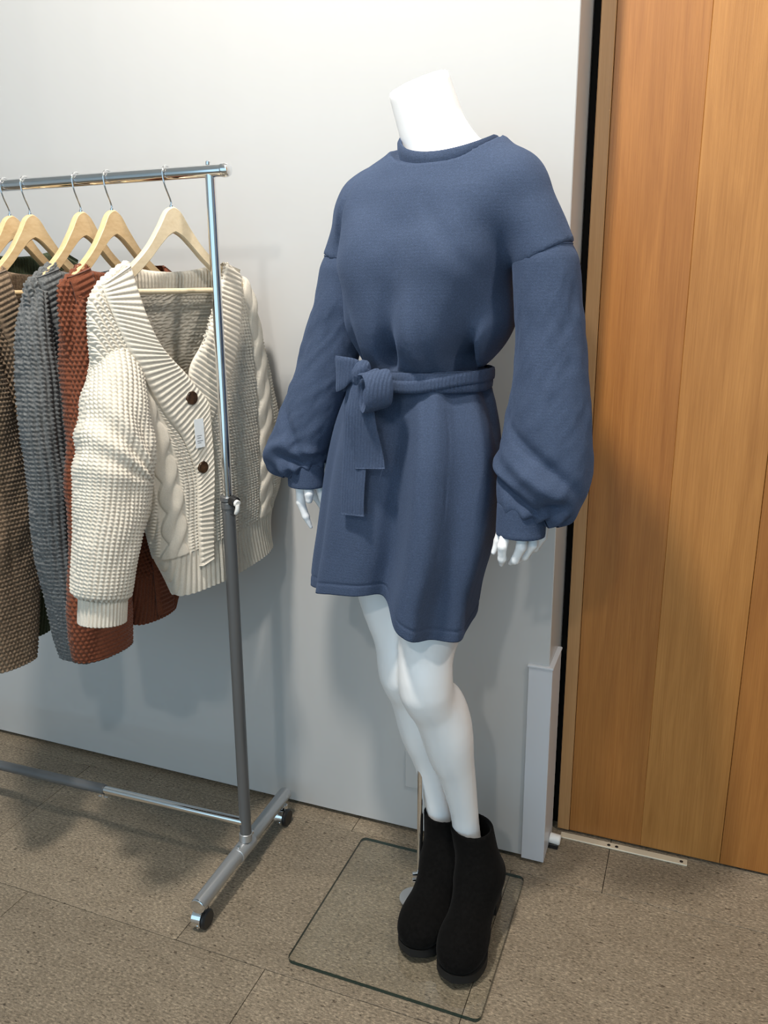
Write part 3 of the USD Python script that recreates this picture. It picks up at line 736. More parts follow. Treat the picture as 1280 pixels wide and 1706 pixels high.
dark_cardigan(-1.197, 3, "taupe brown marl chunky cardigan with a wide sleeve cut by the photo's left edge", "taupe", MOSS,
              [(1.225, -0.145), (1.18, -0.19), (1.06, -0.22), (0.9, -0.25), (0.7, -0.27), (0.52, -0.26)], [(1.225, -0.125), (1.09, -0.122), (0.95, -0.108), (0.886, -0.098), (0.743, -0.100), (0.517, -0.138)], 0.518,
              [(1.18, -0.15), (0.9, -0.105), (0.62, -0.10)], [(1.18, 0.185), (0.9, 0.17), (0.62, 0.0)], 0.64, seed=8, n_sl=0.004, sdep=0.026, depth=0.022)
dark_cardigan(-1.246, 3, "dark olive green knit cardigan mostly hidden behind the taupe one", "olive", lambda u, v: k_rib(u, v, 0.011),
              [(1.225, -0.145), (1.18, -0.19), (1.06, -0.21), (0.7, -0.23), (0.55, -0.22)], [(1.225, -0.07), (1.09, -0.082), (0.7, -0.10), (0.55, -0.12)], 0.56,
              [(1.18, -0.15), (0.9, -0.12), (0.527, -0.10)], [(1.18, 0.185), (0.9, 0.12), (0.527, -0.042)], 0.527, seed=10, n_sl=-0.006, zt=1.292, sdep=0.022, depth=0.02)

# ------------------------------------------------------------------ mannequin
AL = math.radians(12)
ER, EF = np.array([math.cos(AL), -math.sin(AL), 0.0]), np.array([-math.sin(AL), -math.cos(AL), 0.0])   # its left, its front
mq = thing("mannequin", "headless glossy white female mannequin on a square glass base", "mannequin", (-0.43, 1.27, 0))
LEG_L = [(-0.392, 1.282, 0.80, 0.068), (-0.405, 1.245, 0.66, 0.058), (-0.411, 1.228, 0.58, 0.0475), (-0.408, 1.224, 0.535, 0.0455), (-0.399, 1.238, 0.49, 0.0425), (-0.384, 1.258, 0.435, 0.0435), (-0.373, 1.275, 0.37, 0.0390),
         (-0.362, 1.293, 0.29, 0.0310), (-0.355, 1.306, 0.215, 0.0265), (-0.352, 1.312, 0.15, 0.0285), (-0.350, 1.300, 0.09, 0.028)]
LEG_R = [(-0.522, 1.290, 0.80, 0.066), (-0.497, 1.285, 0.66, 0.055), (-0.474, 1.275, 0.58, 0.0455), (-0.468, 1.272, 0.535, 0.0430), (-0.463, 1.284, 0.49, 0.0395), (-0.453, 1.302, 0.435, 0.0400), (-0.444, 1.314, 0.37, 0.0355),
         (-0.431, 1.326, 0.29, 0.0275), (-0.420, 1.334, 0.215, 0.0245), (-0.412, 1.338, 0.15, 0.027), (-0.410, 1.322, 0.09, 0.027)]
NB, NT = np.array([-0.404, 1.283, 1.40]), np.array([-0.4445, 1.268, 1.530])
cap_c, cap_n = np.array([-0.4445, 1.27, 1.5075]), np.array([-0.20, -0.42, 0.885]); cap_n /= np.linalg.norm(cap_n)

def body_sdf(P):
    d = None
    for leg in (LEG_L, LEG_R):
        g = None
        la = np.array(leg); ld = interp(-la[:, 2], la)(np.linspace(-0.80, -0.09, 30))
        for a, b in zip(ld[:-1], ld[1:]):
            q = cone_sdf(P, a[:3], b[:3], a[3], b[3])
            g = q if g is None else np.minimum(g, q)
        k = leg[3]; c = leg[5]
        g = smin(g, ell_sdf(P, (k[0], k[1] - 0.009, k[2] + 0.002), (0.026, 0.028, 0.044)), 0.04)
        g = smin(g, ell_sdf(P, (c[0] + 0.004, c[1] + 0.012, c[2] + 0.0), (0.036, 0.036, 0.085)), 0.03)
        d = g if d is None else smin(d, g, 0.012)
    d = smin(d, ell_sdf(P, (-0.458, 1.290, 0.88), (0.125, 0.072, 0.11)), 0.04)
    d = smin(d, cone_sdf(P, (-0.452, 1.28, 0.92), (-0.432, 1.284, 1.07), 0.070, 0.060), 0.05)
    d = smin(d, ell_sdf(P, (-0.42, 1.285, 1.235), (0.108, 0.074, 0.14)), 0.05)
    d = smin(d, cone_sdf(P, (-0.53, 1.305, 1.335), (-0.275, 1.25, 1.345), 0.034, 0.034), 0.05)
    neck = cone_sdf(P, NB, NT, 0.0530, 0.0460)
    d = smin(d, neck, 0.045)
    d = smin(d, cone_sdf(P, (-0.375, 1.285, 1.395), (-0.30, 1.268, 1.365), 0.032, 0.032), 0.045)
    return np.maximum(d, (P - cap_c.astype(np.float32)) @ cap_n.astype(np.float32))
bv, bf = surface_nets(body_sdf, (-0.70, 1.10, 0.035), (-0.16, 1.42, 1.545), 0.0042)
bv, bf = relax(bv, bf, 3)
top = (np.abs((bv - cap_c) @ cap_n) < 0.0022) & (bv[:, 2] > 1.45)
bv[top] -= ((bv[top] - cap_c) @ cap_n)[:, None] * cap_n
part("body", (bv, bf), M_MANNEQUIN, mq, 40)

def hand_mesh(palm, fingers, wrist):
    """palm: list of (point, radius); fingers: lists of (point, radius) rooted in the palm."""
    def sdf(P):
        d = cone_sdf(P, wrist[0], wrist[1], wrist[2], wrist[3])
        for (a, ra), (b, rb) in palm:
            d = smin(d, cone_sdf(P, a, b, ra, rb), 0.012)
        fd = None
        for ch in fingers:
            g = None
            for (a, ra), (b, rb) in zip(ch[:-1], ch[1:]):
                q = cone_sdf(P, a, b, ra, rb)
                g = q if g is None else smin(g, q, 0.003)
            fd = g if fd is None else np.minimum(fd, g)
        return smin(d, fd, 0.006)
    pts = np.array([p for ch in fingers for p, _ in ch] + [wrist[0], wrist[1]])
    v, f = surface_nets(sdf, pts.min(0) - 0.03, pts.max(0) + 0.03, 0.0019)
    return relax(v, f, 2)

hl = hand_mesh([(((-0.262, 1.180, 0.868), 0.012), ((-0.262, 1.170, 0.852), 0.0105)), (((-0.240, 1.188, 0.872), 0.013), ((-0.240, 1.176, 0.850), 0.011)),
                (((-0.226, 1.200, 0.872), 0.012), ((-0.223, 1.192, 0.850), 0.0105)), (((-0.216, 1.210, 0.872), 0.011), ((-0.212, 1.208, 0.854), 0.0095))],
               [[((-0.262, 1.170, 0.852), 0.0092), ((-0.2665, 1.153, 0.822), 0.0078), ((-0.2675, 1.158, 0.800), 0.0066), ((-0.2700, 1.166, 0.788), 0.0040)],
                [((-0.240, 1.176, 0.850), 0.0096), ((-0.239, 1.163, 0.820), 0.0082), ((-0.249, 1.168, 0.797), 0.0070), ((-0.258, 1.176, 0.789), 0.0046)],
                [((-0.223, 1.192, 0.850), 0.0092), ((-0.225, 1.180, 0.821), 0.0080), ((-0.237, 1.182, 0.800), 0.0068), ((-0.247, 1.188, 0.790), 0.0044)],
                [((-0.212, 1.208, 0.854), 0.0082), ((-0.214, 1.200, 0.828), 0.0070), ((-0.225, 1.202, 0.808), 0.0058), ((-0.236, 1.206, 0.799), 0.0040)],
                [((-0.256, 1.200, 0.872), 0.0110), ((-0.2745, 1.190, 0.845), 0.0088), ((-0.2800, 1.184, 0.820), 0.0074), ((-0.2860, 1.178, 0.802), 0.0042)]],
               ((-0.236, 1.205, 0.925), (-0.238, 1.196, 0.872), 0.024, 0.022))
part("hand", (hl[0] + [0.0, 0.017, 0.004], hl[1]), M_MANNEQUIN, mq, True)
hr = hand_mesh([(((-0.655, 1.270, 0.895), 0.012), ((-0.664, 1.258, 0.868), 0.0105)), (((-0.645, 1.268, 0.898), 0.013), ((-0.650, 1.262, 0.872), 0.011)),
                (((-0.635, 1.270, 0.898), 0.012), ((-0.634, 1.266, 0.874), 0.0105)), (((-0.628, 1.274, 0.898), 0.011), ((-0.622, 1.270, 0.878), 0.0095))],
               [[((-0.665, 1.258, 0.868), 0.0088), ((-0.6605, 1.249, 0.838), 0.0080), ((-0.6520, 1.250, 0.812), 0.0066), ((-0.6445, 1.254, 0.791), 0.0034)],
                [((-0.650, 1.264, 0.872), 0.0086), ((-0.644, 1.278, 0.843), 0.0074), ((-0.634, 1.284, 0.822), 0.0062), ((-0.624, 1.286, 0.806), 0.0036)],
                [((-0.634, 1.266, 0.874), 0.0086), ((-0.622, 1.262, 0.846), 0.0074), ((-0.618, 1.264, 0.822), 0.0062), ((-0.617, 1.268, 0.805), 0.0036)],
                [((-0.622, 1.270, 0.878), 0.0078), ((-0.608, 1.272, 0.850), 0.0068), ((-0.602, 1.276, 0.828), 0.0058), ((-0.600, 1.28, 0.814), 0.0034)],
                [((-0.640, 1.262, 0.890), 0.0105), ((-0.6425, 1.246, 0.874), 0.0092), ((-0.6385, 1.240, 0.858), 0.0084), ((-0.6390, 1.240, 0.846), 0.0066)]],
               ((-0.648, 1.275, 0.955), (-0.648, 1.272, 0.905), 0.024, 0.022))
part("hand", (hr[0] + [0.001, 0.010, 0.002], hr[1]), M_MANNEQUIN, mq, True)

gp = part("glass_base", plate(GZ0, GZ1, outline), M_GLASS, mq, 30, label="square clear glass base plate")
rim = np.concatenate([np.c_[ring, np.full(len(ring), z)] for z in (GZ0 + 0.0004, GZ1 - 0.0004)])
rim[:, :2] = rim[:, :2] + (rim[:, :2] - [(gx0 + gx1) / 2, (gy0 + gy1) / 2]) * 0.0012
k = len(ring); j = np.arange(k)
part("polished_edge", (rim, np.vstack([np.stack([j, (j + 1) % k, (j + 1) % k + k], -1), np.stack([j, (j + 1) % k + k, j + k], -1)])), M_GLASS_EDGE, gp, True)
rx, ry = -0.4455, 1.297
part("support_rod", rod((rx, ry, GZ1 + 0.004), (rx, ry + 0.006, 0.34), 0.0058, 24), M_CHROME, mq, 40, label="chrome support rod")
fl_ = part("rod_flange", tube([(rx - 0.012, ry, GZ1), (rx - 0.012, ry, GZ1 + 0.0001), (rx - 0.012, ry, GZ1 + 0.002), (rx - 0.012, ry, GZ1 + 0.0032), (rx - 0.012, ry, GZ1 + 0.0034)], [0.0295, 0.030, 0.030, 0.0285, 0.02], 40), M_STEEL, mq, 40)
part("rod_socket", rod((rx, ry, GZ1 + 0.003), (rx, ry, GZ1 + 0.030), 0.0075, 24), M_CHROME, fl_, 40)
for z in (0.062, 0.048):
    part("set_screw", rod((rx - 0.004, ry - 0.002, z + 0.01), (rx - 0.0135, ry - 0.006, z + 0.01), 0.0042, 14, 0.001), M_CHROME, mq, 40)

# ------------------------------------------------------------------ ankle boots
def boot(name_label, heel, toe, ank, top_z, shaft_r):
    t = thing("ankle_boot", name_label, "boot", (ank[0], ank[1], GZ1))
    heel, toe = np.array([*heel, 0.0]), np.array([*toe, 0.0])
    d = (toe - heel); Ln = np.linalg.norm(d); d /= Ln
    w = np.array([-d[1], d[0], 0.0])
    at = lambda k, z, o=0.0: heel + d * (k * Ln) + w * o + np.array([0, 0, z + GZ1])
    tp = np.array([ank[0], ank[1], top_z])
    Rm = np.stack([d, w, [0, 0, 1.0]])
    def sdf(P):
        g = ell_sdf(P, at(0.86, 0.036), (0.040, 0.0375, 0.026), Rm)
        g = smin(g, ell_sdf(P, at(0.70, 0.042), (0.056, 0.0440, 0.034), Rm), 0.03)
        g = smin(g, cone_sdf(P, at(0.72, 0.046), at(0.40, 0.092), 0.030, 0.037), 0.03)
        g = smin(g, cone_sdf(P, at(0.20, 0.078), at(0.45, 0.064), 0.034, 0.033), 0.03)
        g = smin(g, ell_sdf(P, at(0.15, 0.082), (0.040, 0.036, 0.040), Rm), 0.025)
        g = smin(g, cone_sdf(P, at(0.30, 0.115), tp + [0, 0, 0.03], 0.042, shaft_r), 0.04)
        g = np.maximum(g, P[..., 2] - top_z)
        s = (P - heel.astype(np.float32)) @ d.astype(np.float32) / Ln
        floor_z = GZ1 + 0.017 + 0.036 * np.clip((0.58 - s) / 0.30, 0, 1) ** 1.3 + 0.010 * np.clip((s - 0.82) / 0.2, 0, 1) ** 2
        g = np.maximum(g, floor_z - P[..., 2])
        A_, B_ = at(0.30, 0.115), tp + [0, 0, 0.03]
        inner = cone_sdf(P, A_, B_ + (B_ - A_) * 0.5, 0.042 - 0.006, shaft_r - 0.006 + (shaft_r - 0.042) * 0.5)
        return np.maximum(g, -inner)
    lo = np.minimum(np.minimum(heel, toe), tp)[:2] - 0.07; hi = np.maximum(np.maximum(heel, toe), tp)[:2] + 0.07
    v, f = surface_nets(sdf, (*lo, GZ1), (*hi, top_z + 0.03), 0.0026)
    part("upper", relax(v, f, 4), M_SUEDE, t, True)
    # sole: outline of the foot, thin in front and rising to the heel
    ks = np.linspace(0, 1, 40)
    half = interp([0, .05, .2, .4, .6, .74, .88, .96, 1.0], [0.0, 0.022, 0.033, 0.030, 0.038, 0.0445, 0.0375, 0.022, 0.0])(ks)
    zt = 0.0175 + 0.036 * np.clip((0.58 - ks) / 0.30, 0, 1) ** 1.3 + 0.010 * np.clip((ks - 0.82) / 0.2, 0, 1) ** 2 + 0.001
    zb = zt - 0.0185; zb[ks > 0.5] = np.maximum(zb[ks > 0.5], 0.0) ; zb = np.where(ks > 0.5, np.where(ks > 0.84, (ks - 0.84) * 0.06, np.minimum(zb, 0.001)), zb)
    sec = []
    for q, hh, a, b in zip(ks * 1.06 - 0.03, half + 0.0012, zb, zt):
        sec.append([at(q, z, o) for o, z in ((-hh, a), (hh, a), (hh, b), (-hh, b))])
    G = np.array(sec).reshape(-1, 3)
    part("sole", (np.vstack([G]), np.vstack([grid_faces(40, 4, True)[:, ::-1], [[0, 1, 2], [0, 2, 3], [156, 158, 157], [156, 159, 158]]])), M_SOLE, t, 50)
    hp = [at(k_, z, o) for k_, z, o in [(kk, zz, oo) for (kk, oo) in ((-0.015, -.017), (-0.015, .017), (0.05, -.031), (0.05, .031), (0.24, -.031), (0.24, .031)) for zz in (0.0, 0.044)]]
    part("heel", trimesh.convex.convex_hull(np.array(hp)), M_SOLE, t, 50)
    part("pull_seam", tube([at(0.005 + 0.03 * k_, 0.07 + 0.10 * k_) - d * 0.006 for k_ in np.linspace(0, 1, 6)], 0.0016, 8), M_SUEDE, t, True)
    return t
boot("black suede ankle boot on the mannequin's left foot, nearer and pointing forward", (-0.320, 1.368), (-0.3225, 1.122), (-0.3515, 1.314), 0.205, 0.0405)
boot("black suede ankle boot on the mannequin's right foot, farther back and turned out", (-0.392, 1.388), (-0.4115, 1.152), (-0.411, 1.338), 0.204, 0.0375)

# ------------------------------------------------------------------ sweatshirt dress
dr = thing("dress", "slate blue belted sweatshirt dress with balloon sleeves on the white mannequin", "dress", (-0.44, 1.27, 0.62))
W = lambda x, y, z: np.array([x, y, z])
SH_R, SM_R = W(-0.283, 1.240, 1.356), W(-0.2325, 1.236, 1.255)
SH_L, SM_L = W(-0.533, 1.303, 1.338), W(-0.571, 1.298, 1.250)

def bodice_sdf(P):
    d = ell_sdf(P, (-0.418, 1.287, 1.25), (0.140, 0.100, 0.17), np.stack([ER, EF, [0, 0, 1.0]]))
    for o, f_, z in ((0.060, 0.066, 1.243), (-0.062, 0.066, 1.243)):
        c = W(-0.420, 1.278, z) + ER * o + EF * f_
        d = smin(d, ell_sdf(P, c, (0.056, 0.052, 0.066)), 0.075)
    d = smin(d, ell_sdf(P, (-0.420, 1.272, 1.160), (0.138, 0.121, 0.090), np.stack([ER, EF, [0, 0, 1.0]])), 0.04)
    d = smin(d, cone_sdf(P, (-0.428, 1.278, 1.15), (-0.436, 1.276, 1.07), 0.100, 0.090), 0.03)
    d = smin(d, cone_sdf(P, (-0.392, 1.280, 1.352), (-0.390, 1.280, 1.405), 0.086, 0.066), 0.05)
    for sh, sm, r0, r1, ins in ((SH_R, SM_R, 0.046, 0.0470, W(-0.335, 1.265, 1.391)), (SH_L, SM_L, 0.046, 0.0465, W(-0.455, 1.288, 1.368))):
        d = smin(d, cone_sdf(P, ins, sh, 0.043, r0), 0.045)
        nn = (sm - sh) / np.linalg.norm(sm - sh)
        a = np.maximum(cone_sdf(P, sh, sm + nn * 0.02, r0, r1), (P - sm.astype(np.float32)) @ nn.astype(np.float32))
        d = smin(d, a, 0.016)
    d = smin(d, cone_sdf(P, (-0.500, 1.284, 1.322), (-0.328, 1.248, 1.325), 0.060, 0.060), 0.045)
    # drapes: from the bust points down to the waist and across from the armpits
    X = (P[..., 0] + 0.42) * ER[0] + (P[..., 1] - 1.27) * ER[1]
    z = P[..., 2]
    front = np.clip((1.30 - P[..., 1]) / 0.06, 0, 1)
    low = np.clip((1.262 - z) / 0.15, 0, 1) ** 1.6 * np.clip((z - 1.070) / 0.04, 0, 1)
    hz = np.clip(z - 1.09, 0, 1)
    for x0, slope, w0, w1, am in ((-0.020, 0.10, 0.012, 0.13, 0.036), (0.078, 0.32, 0.010, 0.13, 0.035), (0.038, -0.1, 0.009, 0.08, -0.010), (-0.088, -0.15, 0.008, 0.10, 0.012), (0.118, 0.2, 0.008, 0.1, 0.010)):
        d = d + am * np.exp(-((X - x0 - slope * hz) / (w0 + w1 * hz)) ** 2) * low * front
    up = np.clip((z - 1.10) / 0.05, 0, 1)
    for x0, z0, sl, ln, am in ((-0.135, 1.29, 3.0, 0.03, 0.006), (0.085, 1.275, -1.2, 0.035, 0.004)):
        q = (z - z0) - sl * (X - x0)
        d = d + am * np.exp(-(q / 0.020) ** 2 - ((X - x0) / ln) ** 2) * front * up
    d = d + 0.010 * (meshkit.fbm(P * 9.0, 3, 5) - 0.5)
    d = np.maximum(d, 1.062 - z)
    qx, qy = P[..., 0] + 0.394, P[..., 1] - 1.279
    pf, pr = qx * EF[0] + qy * EF[1], qx * ER[0] + qy * ER[1]
    return np.where(np.hypot(pf, pr) < 0.11, np.maximum(d, z - (1.4120 - 0.31 * pf - 0.06 * pr) - 1.2 * np.maximum(0, np.hypot(pf, pr) - 0.079)), d)
bv, bf = surface_nets(bodice_sdf, (-0.68, 1.09, 1.05), (-0.155, 1.43, 1.46), 0.0042)
bod = relax(bv, bf, 5)
part("bodice", bod, M_DRESS, dr, True)
BT = cKDTree(bod[0])

# ribbed collar
A = np.linspace(0, 2 * np.pi, 97)[:-1]
cc = W(-0.394, 1.279, 0)
rows = []
for o, z in ((0.071, -0.012), (0.0735, -0.002), (0.0735, 0.006), (0.071, 0.0105), (0.067, 0.009), (0.0655, 0.0), (0.0655, -0.012)):
    f_ = np.cos(A)
    rows.append(cc + ER * (o * np.sin(A) * (1.05 + 0.04 * np.sin(A)))[:, None] + EF * (o * f_ * 1.08)[:, None] + np.stack([0 * A, 0 * A, 1.4215 + z - np.where(f_ > 0, 0.024, 0.006) * f_ - 0.005 * np.cos(2 * A) - 0.009 * np.sin(A)], -1))
G = np.array(rows)
part("collar", (G.reshape(-1, 3), grid_faces(7, 96, True)), M_DRESS, dr, 50)

def balloon(st, seed, folds, cuff, puff):
    """st: rows (x, y, z, half width, half depth) down the arm; the cloth gathers into the cuff."""
    st = np.array(st, float)
    L = np.r_[0, np.cumsum(np.linalg.norm(np.diff(st[:, :3], axis=0), axis=1))]
    n = 170; l = np.linspace(0, L[-1], n)
    C = PchipInterpolator(L, st[:, :3])(l); hw = PchipInterpolator(L, st[:, 3])(l); hd = PchipInterpolator(L, st[:, 4])(l)
    T = CubicSpline(L, st[:, :3])(l, 1); T[:, :2] *= 0.35; T /= np.linalg.norm(T, axis=1, keepdims=True)
    ax = ER - T * (T @ ER)[:, None]; ax /= np.linalg.norm(ax, axis=1, keepdims=True)
    nr = np.cross(ax, T); nr *= np.sign(nr @ EF)[:, None]
    K = 150; ph = np.linspace(0, 2 * np.pi, K, endpoint=False) - np.pi / 2
    G = loft(None, C, ax, nr, hw, hd, ph, 2.05)
    N = grid_normals(G, True)
    if np.mean(np.sum(N * (G - C[:, None]), -1)) < 0:
        N = -N
    t = (l / L[-1])[:, None]; P_ = ph[None]
    H = folds * (meshkit.fbm(np.stack([np.cos(P_) * 1.6 + 0 * t, np.sin(P_) * 1.6 + t * 3, t * 5 + seed + 0 * P_], -1), 3, seed) - 0.5) * np.clip(t * 5, 0, 1)
    for p0, t0, sl, wt, wp, am in puff:
        dp = np.angle(np.exp(1j * (P_ - p0)))
        H = H + am * np.exp(-((t - t0 - sl * dp) / wt) ** 2 - (dp / wp) ** 2)
    H = H + 0.004 * np.cos(11 * P_ + 2 * np.sin(P_)) * np.clip((t - 0.93) / 0.05, 0, 1)
    G = G + N * H[..., None]
    R = len(G)
    sl = part("sleeve", (np.vstack([G.reshape(-1, 3), G[-1].mean(0)]), np.vstack([grid_faces(R, K, True), np.stack([np.full(K, R * K), (R - 1) * K + (np.arange(K) + 1) % K, (R - 1) * K + np.arange(K)], -1)])), M_DRESS, dr, True)
    # seam where the sleeve is set on
    part("armhole_seam", tube(np.vstack([G[1], G[1][:1]]) + (N[1].mean(0) * 0), 0.0016, 6, False), M_DRESS, sl, True)
    a, b, r, fl2 = cuff
    a, b = np.array(a), np.array(b); d = b - a
    u = np.linspace(0, 1, 14); AA = np.linspace(0, 2 * np.pi, 100, endpoint=False)
    rr = r * interp([0, .15, .9, 1], [0.85, 1.0, 1.0, 0.985])(u)
    rows = [a + d * k_ + ER * (q * np.cos(AA))[:, None] + EF * (q * fl2 * np.sin(AA))[:, None] for k_, q in zip(u, rr)]
    rows += [b + ER * (r * 0.93 * np.cos(AA))[:, None] + EF * (r * 0.93 * fl2 * np.sin(AA))[:, None], b - d * 0.6 + ER * (r * 0.9 * np.cos(AA))[:, None] + EF * (r * 0.9 * fl2 * np.sin(AA))[:, None]]
    G = np.array(rows)
    part("cuff", (G.reshape(-1, 3), grid_faces(len(G), 100, True)), M_DRESS, sl, True)

balloon([(-0.2370, 1.237, 1.268, 0.0430, 0.043), (-0.2305, 1.236, 1.247, 0.0480, 0.048), (-0.2240, 1.235, 1.20, 0.0500, 0.049), (-0.2190, 1.234, 1.157, 0.0515, 0.050), (-0.2140, 1.230, 1.060, 0.0600, 0.056),
         (-0.2140, 1.225, 0.985, 0.0690, 0.062), (-0.2160, 1.220, 0.930, 0.0720, 0.064), (-0.2200, 1.216, 0.896, 0.0680, 0.060), (-0.2230, 1.214, 0.874, 0.0590, 0.052), (-0.2270, 1.212, 0.864, 0.040, 0.036)], 3, 0.011,
        ((-0.245, 1.203, 0.895), (-0.2445, 1.197, 0.840), 0.0390, 0.90),
        ((0.2, 0.84, 0.10, 0.035, 0.9, 0.009), (-0.9, 0.81, 0.10, 0.03, 0.6, 0.010), (-0.2, 0.91, 0.10, 0.025, 0.8, -0.014), (0.7, 0.93, 0.0, 0.03, 0.35, -0.020), (0.1, 0.74, 0.12, 0.03, 1.1, -0.009), (-0.6, 0.60, 0.15, 0.04, 0.8, -0.003)))
balloon([(-0.5670, 1.299, 1.262, 0.0420, 0.042), (-0.5735, 1.298, 1.240, 0.0470, 0.048), (-0.5830, 1.297, 1.186, 0.0490, 0.049), (-0.5980, 1.295, 1.134, 0.0510, 0.050), (-0.6290, 1.288, 1.037, 0.0540, 0.053),
         (-0.6560, 1.283, 0.970, 0.0555, 0.056), (-0.6710, 1.280, 0.930, 0.0570, 0.056), (-0.6690, 1.278, 0.905, 0.0530, 0.052), (-0.6640, 1.277, 0.893, 0.036, 0.034)], 11, 0.012,
        ((-0.652, 1.272, 0.915), (-0.651, 1.268, 0.870), 0.0350, 0.88),
        ((-0.3, 0.89, -0.10, 0.04, 0.9, 0.009), (0.5, 0.93, 0.05, 0.03, 0.5, -0.014), (0.9, 0.87, 0.0, 0.03, 0.4, 0.008), (0.2, 0.80, 0.15, 0.035, 0.9, -0.008)))

# skirt: an open bell of cloth with folds, thick enough to have an inside
NZ, NK = 190, 300
th0 = np.linspace(-np.pi, np.pi, NK, endpoint=False)        # 0 = front, + = its left (right in the picture)
tt_ = np.linspace(0, 1, NZ)
hem_t = [-np.pi, -2.2, -1.4, -0.7, -0.3, 0.15, 0.34, 0.56, 0.85, 1.3, 2.0, np.pi]
hem = PchipInterpolator(hem_t, [0.662, 0.670, 0.682, 0.700, 0.714, 0.719, 0.708, 0.671, 0.655, 0.646, 0.650, 0.662])(th0)
zs = 1.088 + (hem[None] - 1.088) * tt_[:, None]
cx = interp([1.09, 1.04, 0.93, 0.80, 0.70, 0.60], [-0.433, -0.440, -0.449, -0.463, -0.482, -0.490]); cy = interp([1.09, 0.93, 0.80, 0.60], [1.276, 1.272, 1.268, 1.262])
aw = interp([1.09, 1.06, 1.03, 0.98, 0.93, 0.86, 0.80, 0.70, 0.60], [0.110, 0.114, 0.128, 0.146, 0.155, 0.161, 0.162, 0.157, 0.153]); bw = interp([1.09, 1.06, 1.0, 0.93, 0.80, 0.60], [0.096, 0.098, 0.108, 0.118, 0.124, 0.126])
def skirt_surface(off):
    T_ = np.broadcast_to(th0[None], zs.shape)
    g = np.clip((1.07 - zs) / 0.40, 0, 1)
    F = 0
    for c0, wd, am, dr_ in ((0.47, 0.06, 0.009, 0.02), (0.17, 0.20, -0.040, 0.10), (0.58, 0.18, 0.026, 0.06), (-0.42, 0.22, 0.014, -0.08), (0.98, 0.16, -0.008, 0.05), (1.22, 0.2, 0.016, 0.0), (-0.85, 0.2, -0.010, 0.0), (-1.3, 0.25, 0.008, 0),
                        (1.75, 0.25, -0.004, 0), (2.3, 0.2, 0.012, 0), (2.8, 0.2, -0.014, 0), (-2.9, 0.2, 0.01, 0), (-2.3, 0.2, -0.014, 0), (-1.8, 0.2, 0.01, 0)):
        dT = np.angle(np.exp(1j * (T_ - c0 - dr_ * g)))
        F = F + am * np.exp(-(dT / wd) ** 2) * g ** 0.45
    # small pleats under the belt
    pl = np.clip((1.075 - zs) / 0.02, 0, 1) * np.clip((zs - 0.90) / 0.15, 0, 1)
    F = F + 0.011 * pl * (meshkit.noise(np.stack([T_ * 4.2 + 9, zs * 2.5, 0 * T_], -1), 8) - 0.5) * 2
    F = F + 0.006 * (meshkit.fbm(np.stack([T_ * 2.2, zs * 7, 0 * T_ + 4], -1), 3, 3) - 0.5) * g
    r_ = F + off
    hemline = np.exp(-((zs - hem[None] - 0.019) / 0.0022) ** 2)
    r_ = r_ - 0.0014 * hemline
    for s_, w_ in ((0.74, 1.0), (-1.55, 1.0)):       # side seams
        r_ = r_ - 0.0016 * np.exp(-(np.angle(np.exp(1j * (T_ - s_ - 0.10 * (1 - tt_[:, None])))) / 0.008) ** 2) * w_
    ex, ey = np.sin(T_), np.cos(T_)
    return np.stack([cx(zs), cy(zs), zs], -1) + ER * ((aw(zs) + r_) * ex)[..., None] + EF * ((bw(zs) + r_) * ey)[..., None]
G = np.concatenate([skirt_surface(0.0), skirt_surface(-0.0045)[::-1]], 0)
part("skirt", (G.reshape(-1, 3), grid_faces(len(G), NK, True)[:, ::-1]), M_DRESS, dr, True)

# tie belt
def ring_band(z_of, height, grow, name, parent):
    AA = np.linspace(-np.pi, np.pi, 160, endpoint=False)
    rows = []
    for o, h_ in ((0.0, -0.5), (0.0035, -0.42), (0.0042, -0.2), (0.0042, 0.2), (0.0035, 0.42), (0.0, 0.5), (-0.004, 0.0)):
        z = z_of(AA) + h_ * height
        rows.append(np.stack([cx(1.075) + 0 * AA, cy(1.075) + 0 * AA, z], -1) + ER * ((0.1150 + grow + o) * np.sin(AA))[:, None] + EF * ((0.1015 + grow + o) * np.cos(AA))[:, None])
    G = np.array(rows)
    return part(name, (G.reshape(-1, 3), grid_faces(7, 160, True)[:, ::-1]), M_BELT, parent, 60)
belt = ring_band(lambda a: 1.0690 + 0.003 * np.sin(a) + 0.003 * np.cos(2 * a), 0.030, 0.002, "belt", dr)
ring_band(lambda a: 1.0735 + 0.005 * np.sin(a) - 0.009 * np.exp(-((a - 0.35) / 0.5) ** 2), 0.020, 0.0048, "belt_wrap", belt)

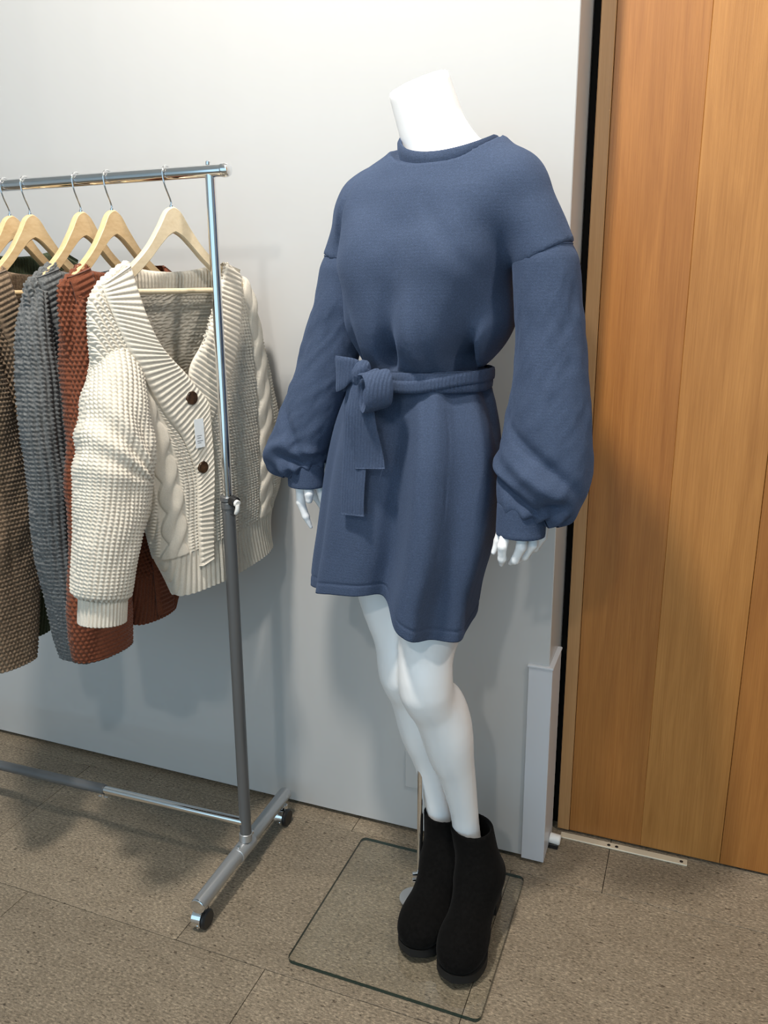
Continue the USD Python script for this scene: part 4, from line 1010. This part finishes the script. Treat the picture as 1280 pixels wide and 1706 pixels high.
def ribbon(pts, widths, wdir, thick, n=60, curl=0.0):
    """A cloth strip along pts; wdir: directions of its width at the points."""
    pts = np.array(pts, float); wd = np.array(wdir, float); ws = np.broadcast_to(np.asarray(widths, float), len(pts))
    t = np.r_[0, np.cumsum(np.linalg.norm(np.diff(pts, axis=0), axis=1))]; u = np.linspace(0, t[-1], n)
    P_ = CubicSpline(t, pts)(u); Dr = PchipInterpolator(t, wd)(u); Wd = PchipInterpolator(t, ws)(u)
    T = np.gradient(P_, axis=0); T /= np.linalg.norm(T, axis=1, keepdims=True)
    Dr = Dr - T * np.sum(Dr * T, 1, keepdims=True); Dr /= np.linalg.norm(Dr, axis=1, keepdims=True)
    Nn = np.cross(T, Dr)
    k_ = np.linspace(-1, 1, 13)
    rows = []
    e = thick * (1 - k_ ** 8) * 0.5 + 0.0004
    cu = curl * (1 - k_ ** 2)
    top = P_[:, None] + Dr[:, None] * (k_[None, :, None] * Wd[:, None, None] / 2) + Nn[:, None] * (e + cu)[None, :, None]
    bot = P_[:, None] + Dr[:, None] * (k_[None, :, None] * Wd[:, None, None] / 2) + Nn[:, None] * (-e + cu)[None, :, None]
    G = np.concatenate([top, bot[:, ::-1]], 1)
    K = G.shape[1]
    v = np.vstack([G.reshape(-1, 3), G[0].mean(0), G[-1].mean(0)]); f = grid_faces(n, K, True); j = np.arange(K)
    f = np.vstack([f, np.stack([np.full(K, n * K), j, (j + 1) % K], -1), np.stack([np.full(K, n * K + 1), (n - 1) * K + (j + 1) % K, (n - 1) * K + j], -1)])
    return v, f
up = (0, 0, 1.0)
KN = W(-0.4895, 1.150, 1.0875)
kn = trimesh.creation.icosphere(4, 1.0); kv = np.array(kn.vertices)
kv = kv * [0.0155, 0.0135, 0.0205] * (1 + 0.10 * (meshkit.fbm(kv * 2.5, 3, 2) - 0.5)[:, None] * 2)
kv[:, 0] += kv[:, 2] * 0.25
part("knot", (kv + KN, kn.faces), M_BELT, belt, True)
part("bow_loop", ribbon([KN + [-.004, 0, .003], KN + [-.018, -.008, .005], KN + [-.036, -.004, .000], KN + [-.0405, .005, -.003], KN + [-.035, .012, -.004], KN + [-.018, .010, .0], KN + [0, .004, .0]],
                        [0.030, 0.040, 0.054, 0.056, 0.054, 0.040, 0.028], [up] * 7, 0.0042), M_BELT, belt, True)
LC, LA = KN + W(0.0290, -0.014, -0.0245), W(0.70, -0.71, 0.0)
la_ = np.radians([118, 85, 50, 15, -20, -55, -90, -125, -160, -195, -225])
part("bow_loop", ribbon([KN + [.002, -.004, .004]] + [LC + LA * (0.0165 * math.cos(a)) + W(0, 0, 0.0275 * math.sin(a)) for a in la_] + [KN + [-.001, .0, -.002]],
                        [0.024, 0.032] + [0.043] * 9 + [0.034, 0.024], [(-0.75, -0.62, -0.2)] * 13, 0.0042), M_BELT, belt, True)
part("bow_tail", ribbon([KN + [.002, -.003, -.004], KN + [.004, -.010, -.030], KN + [.003, -.013, -.065], KN + [.009, -.010, -.105], KN + [.0155, -.008, -.147]],
                        [0.022, 0.044, 0.049, 0.049, 0.049], [(1, -.1, .2), (1, -.2, .1), (1, 0, 0), (1, 0.05, 0.02), (1, 0.05, 0.04)], 0.004), M_BELT, belt, True)
part("bow_tail", ribbon([KN + [-.004, .002, -.006], KN + [-.008, -.002, -.040], KN + [-.010, -.003, -.10], KN + [-.0145, -.005, -.16], KN + [-.0165, -.007, -.226]],
                        [0.022, 0.042, 0.046, 0.046, 0.044], [(1, -.1, .1), (1, -.2, .1), (1, -.2, 0), (1, -.2, 0), (1, -.2, 0)], 0.004), M_BELT, belt, True)
for x, dx in ((-0.006, 0.004), (0.037, -0.006)):
    a = KN + [x, -.008, -.146]
    part("loose_thread", tube(spline([a, a + [dx * 0.4, -.001, -.008], a + [dx, 0, -.016 - abs(dx)]], 10), 0.0004, 6), M_BELT, belt, True)
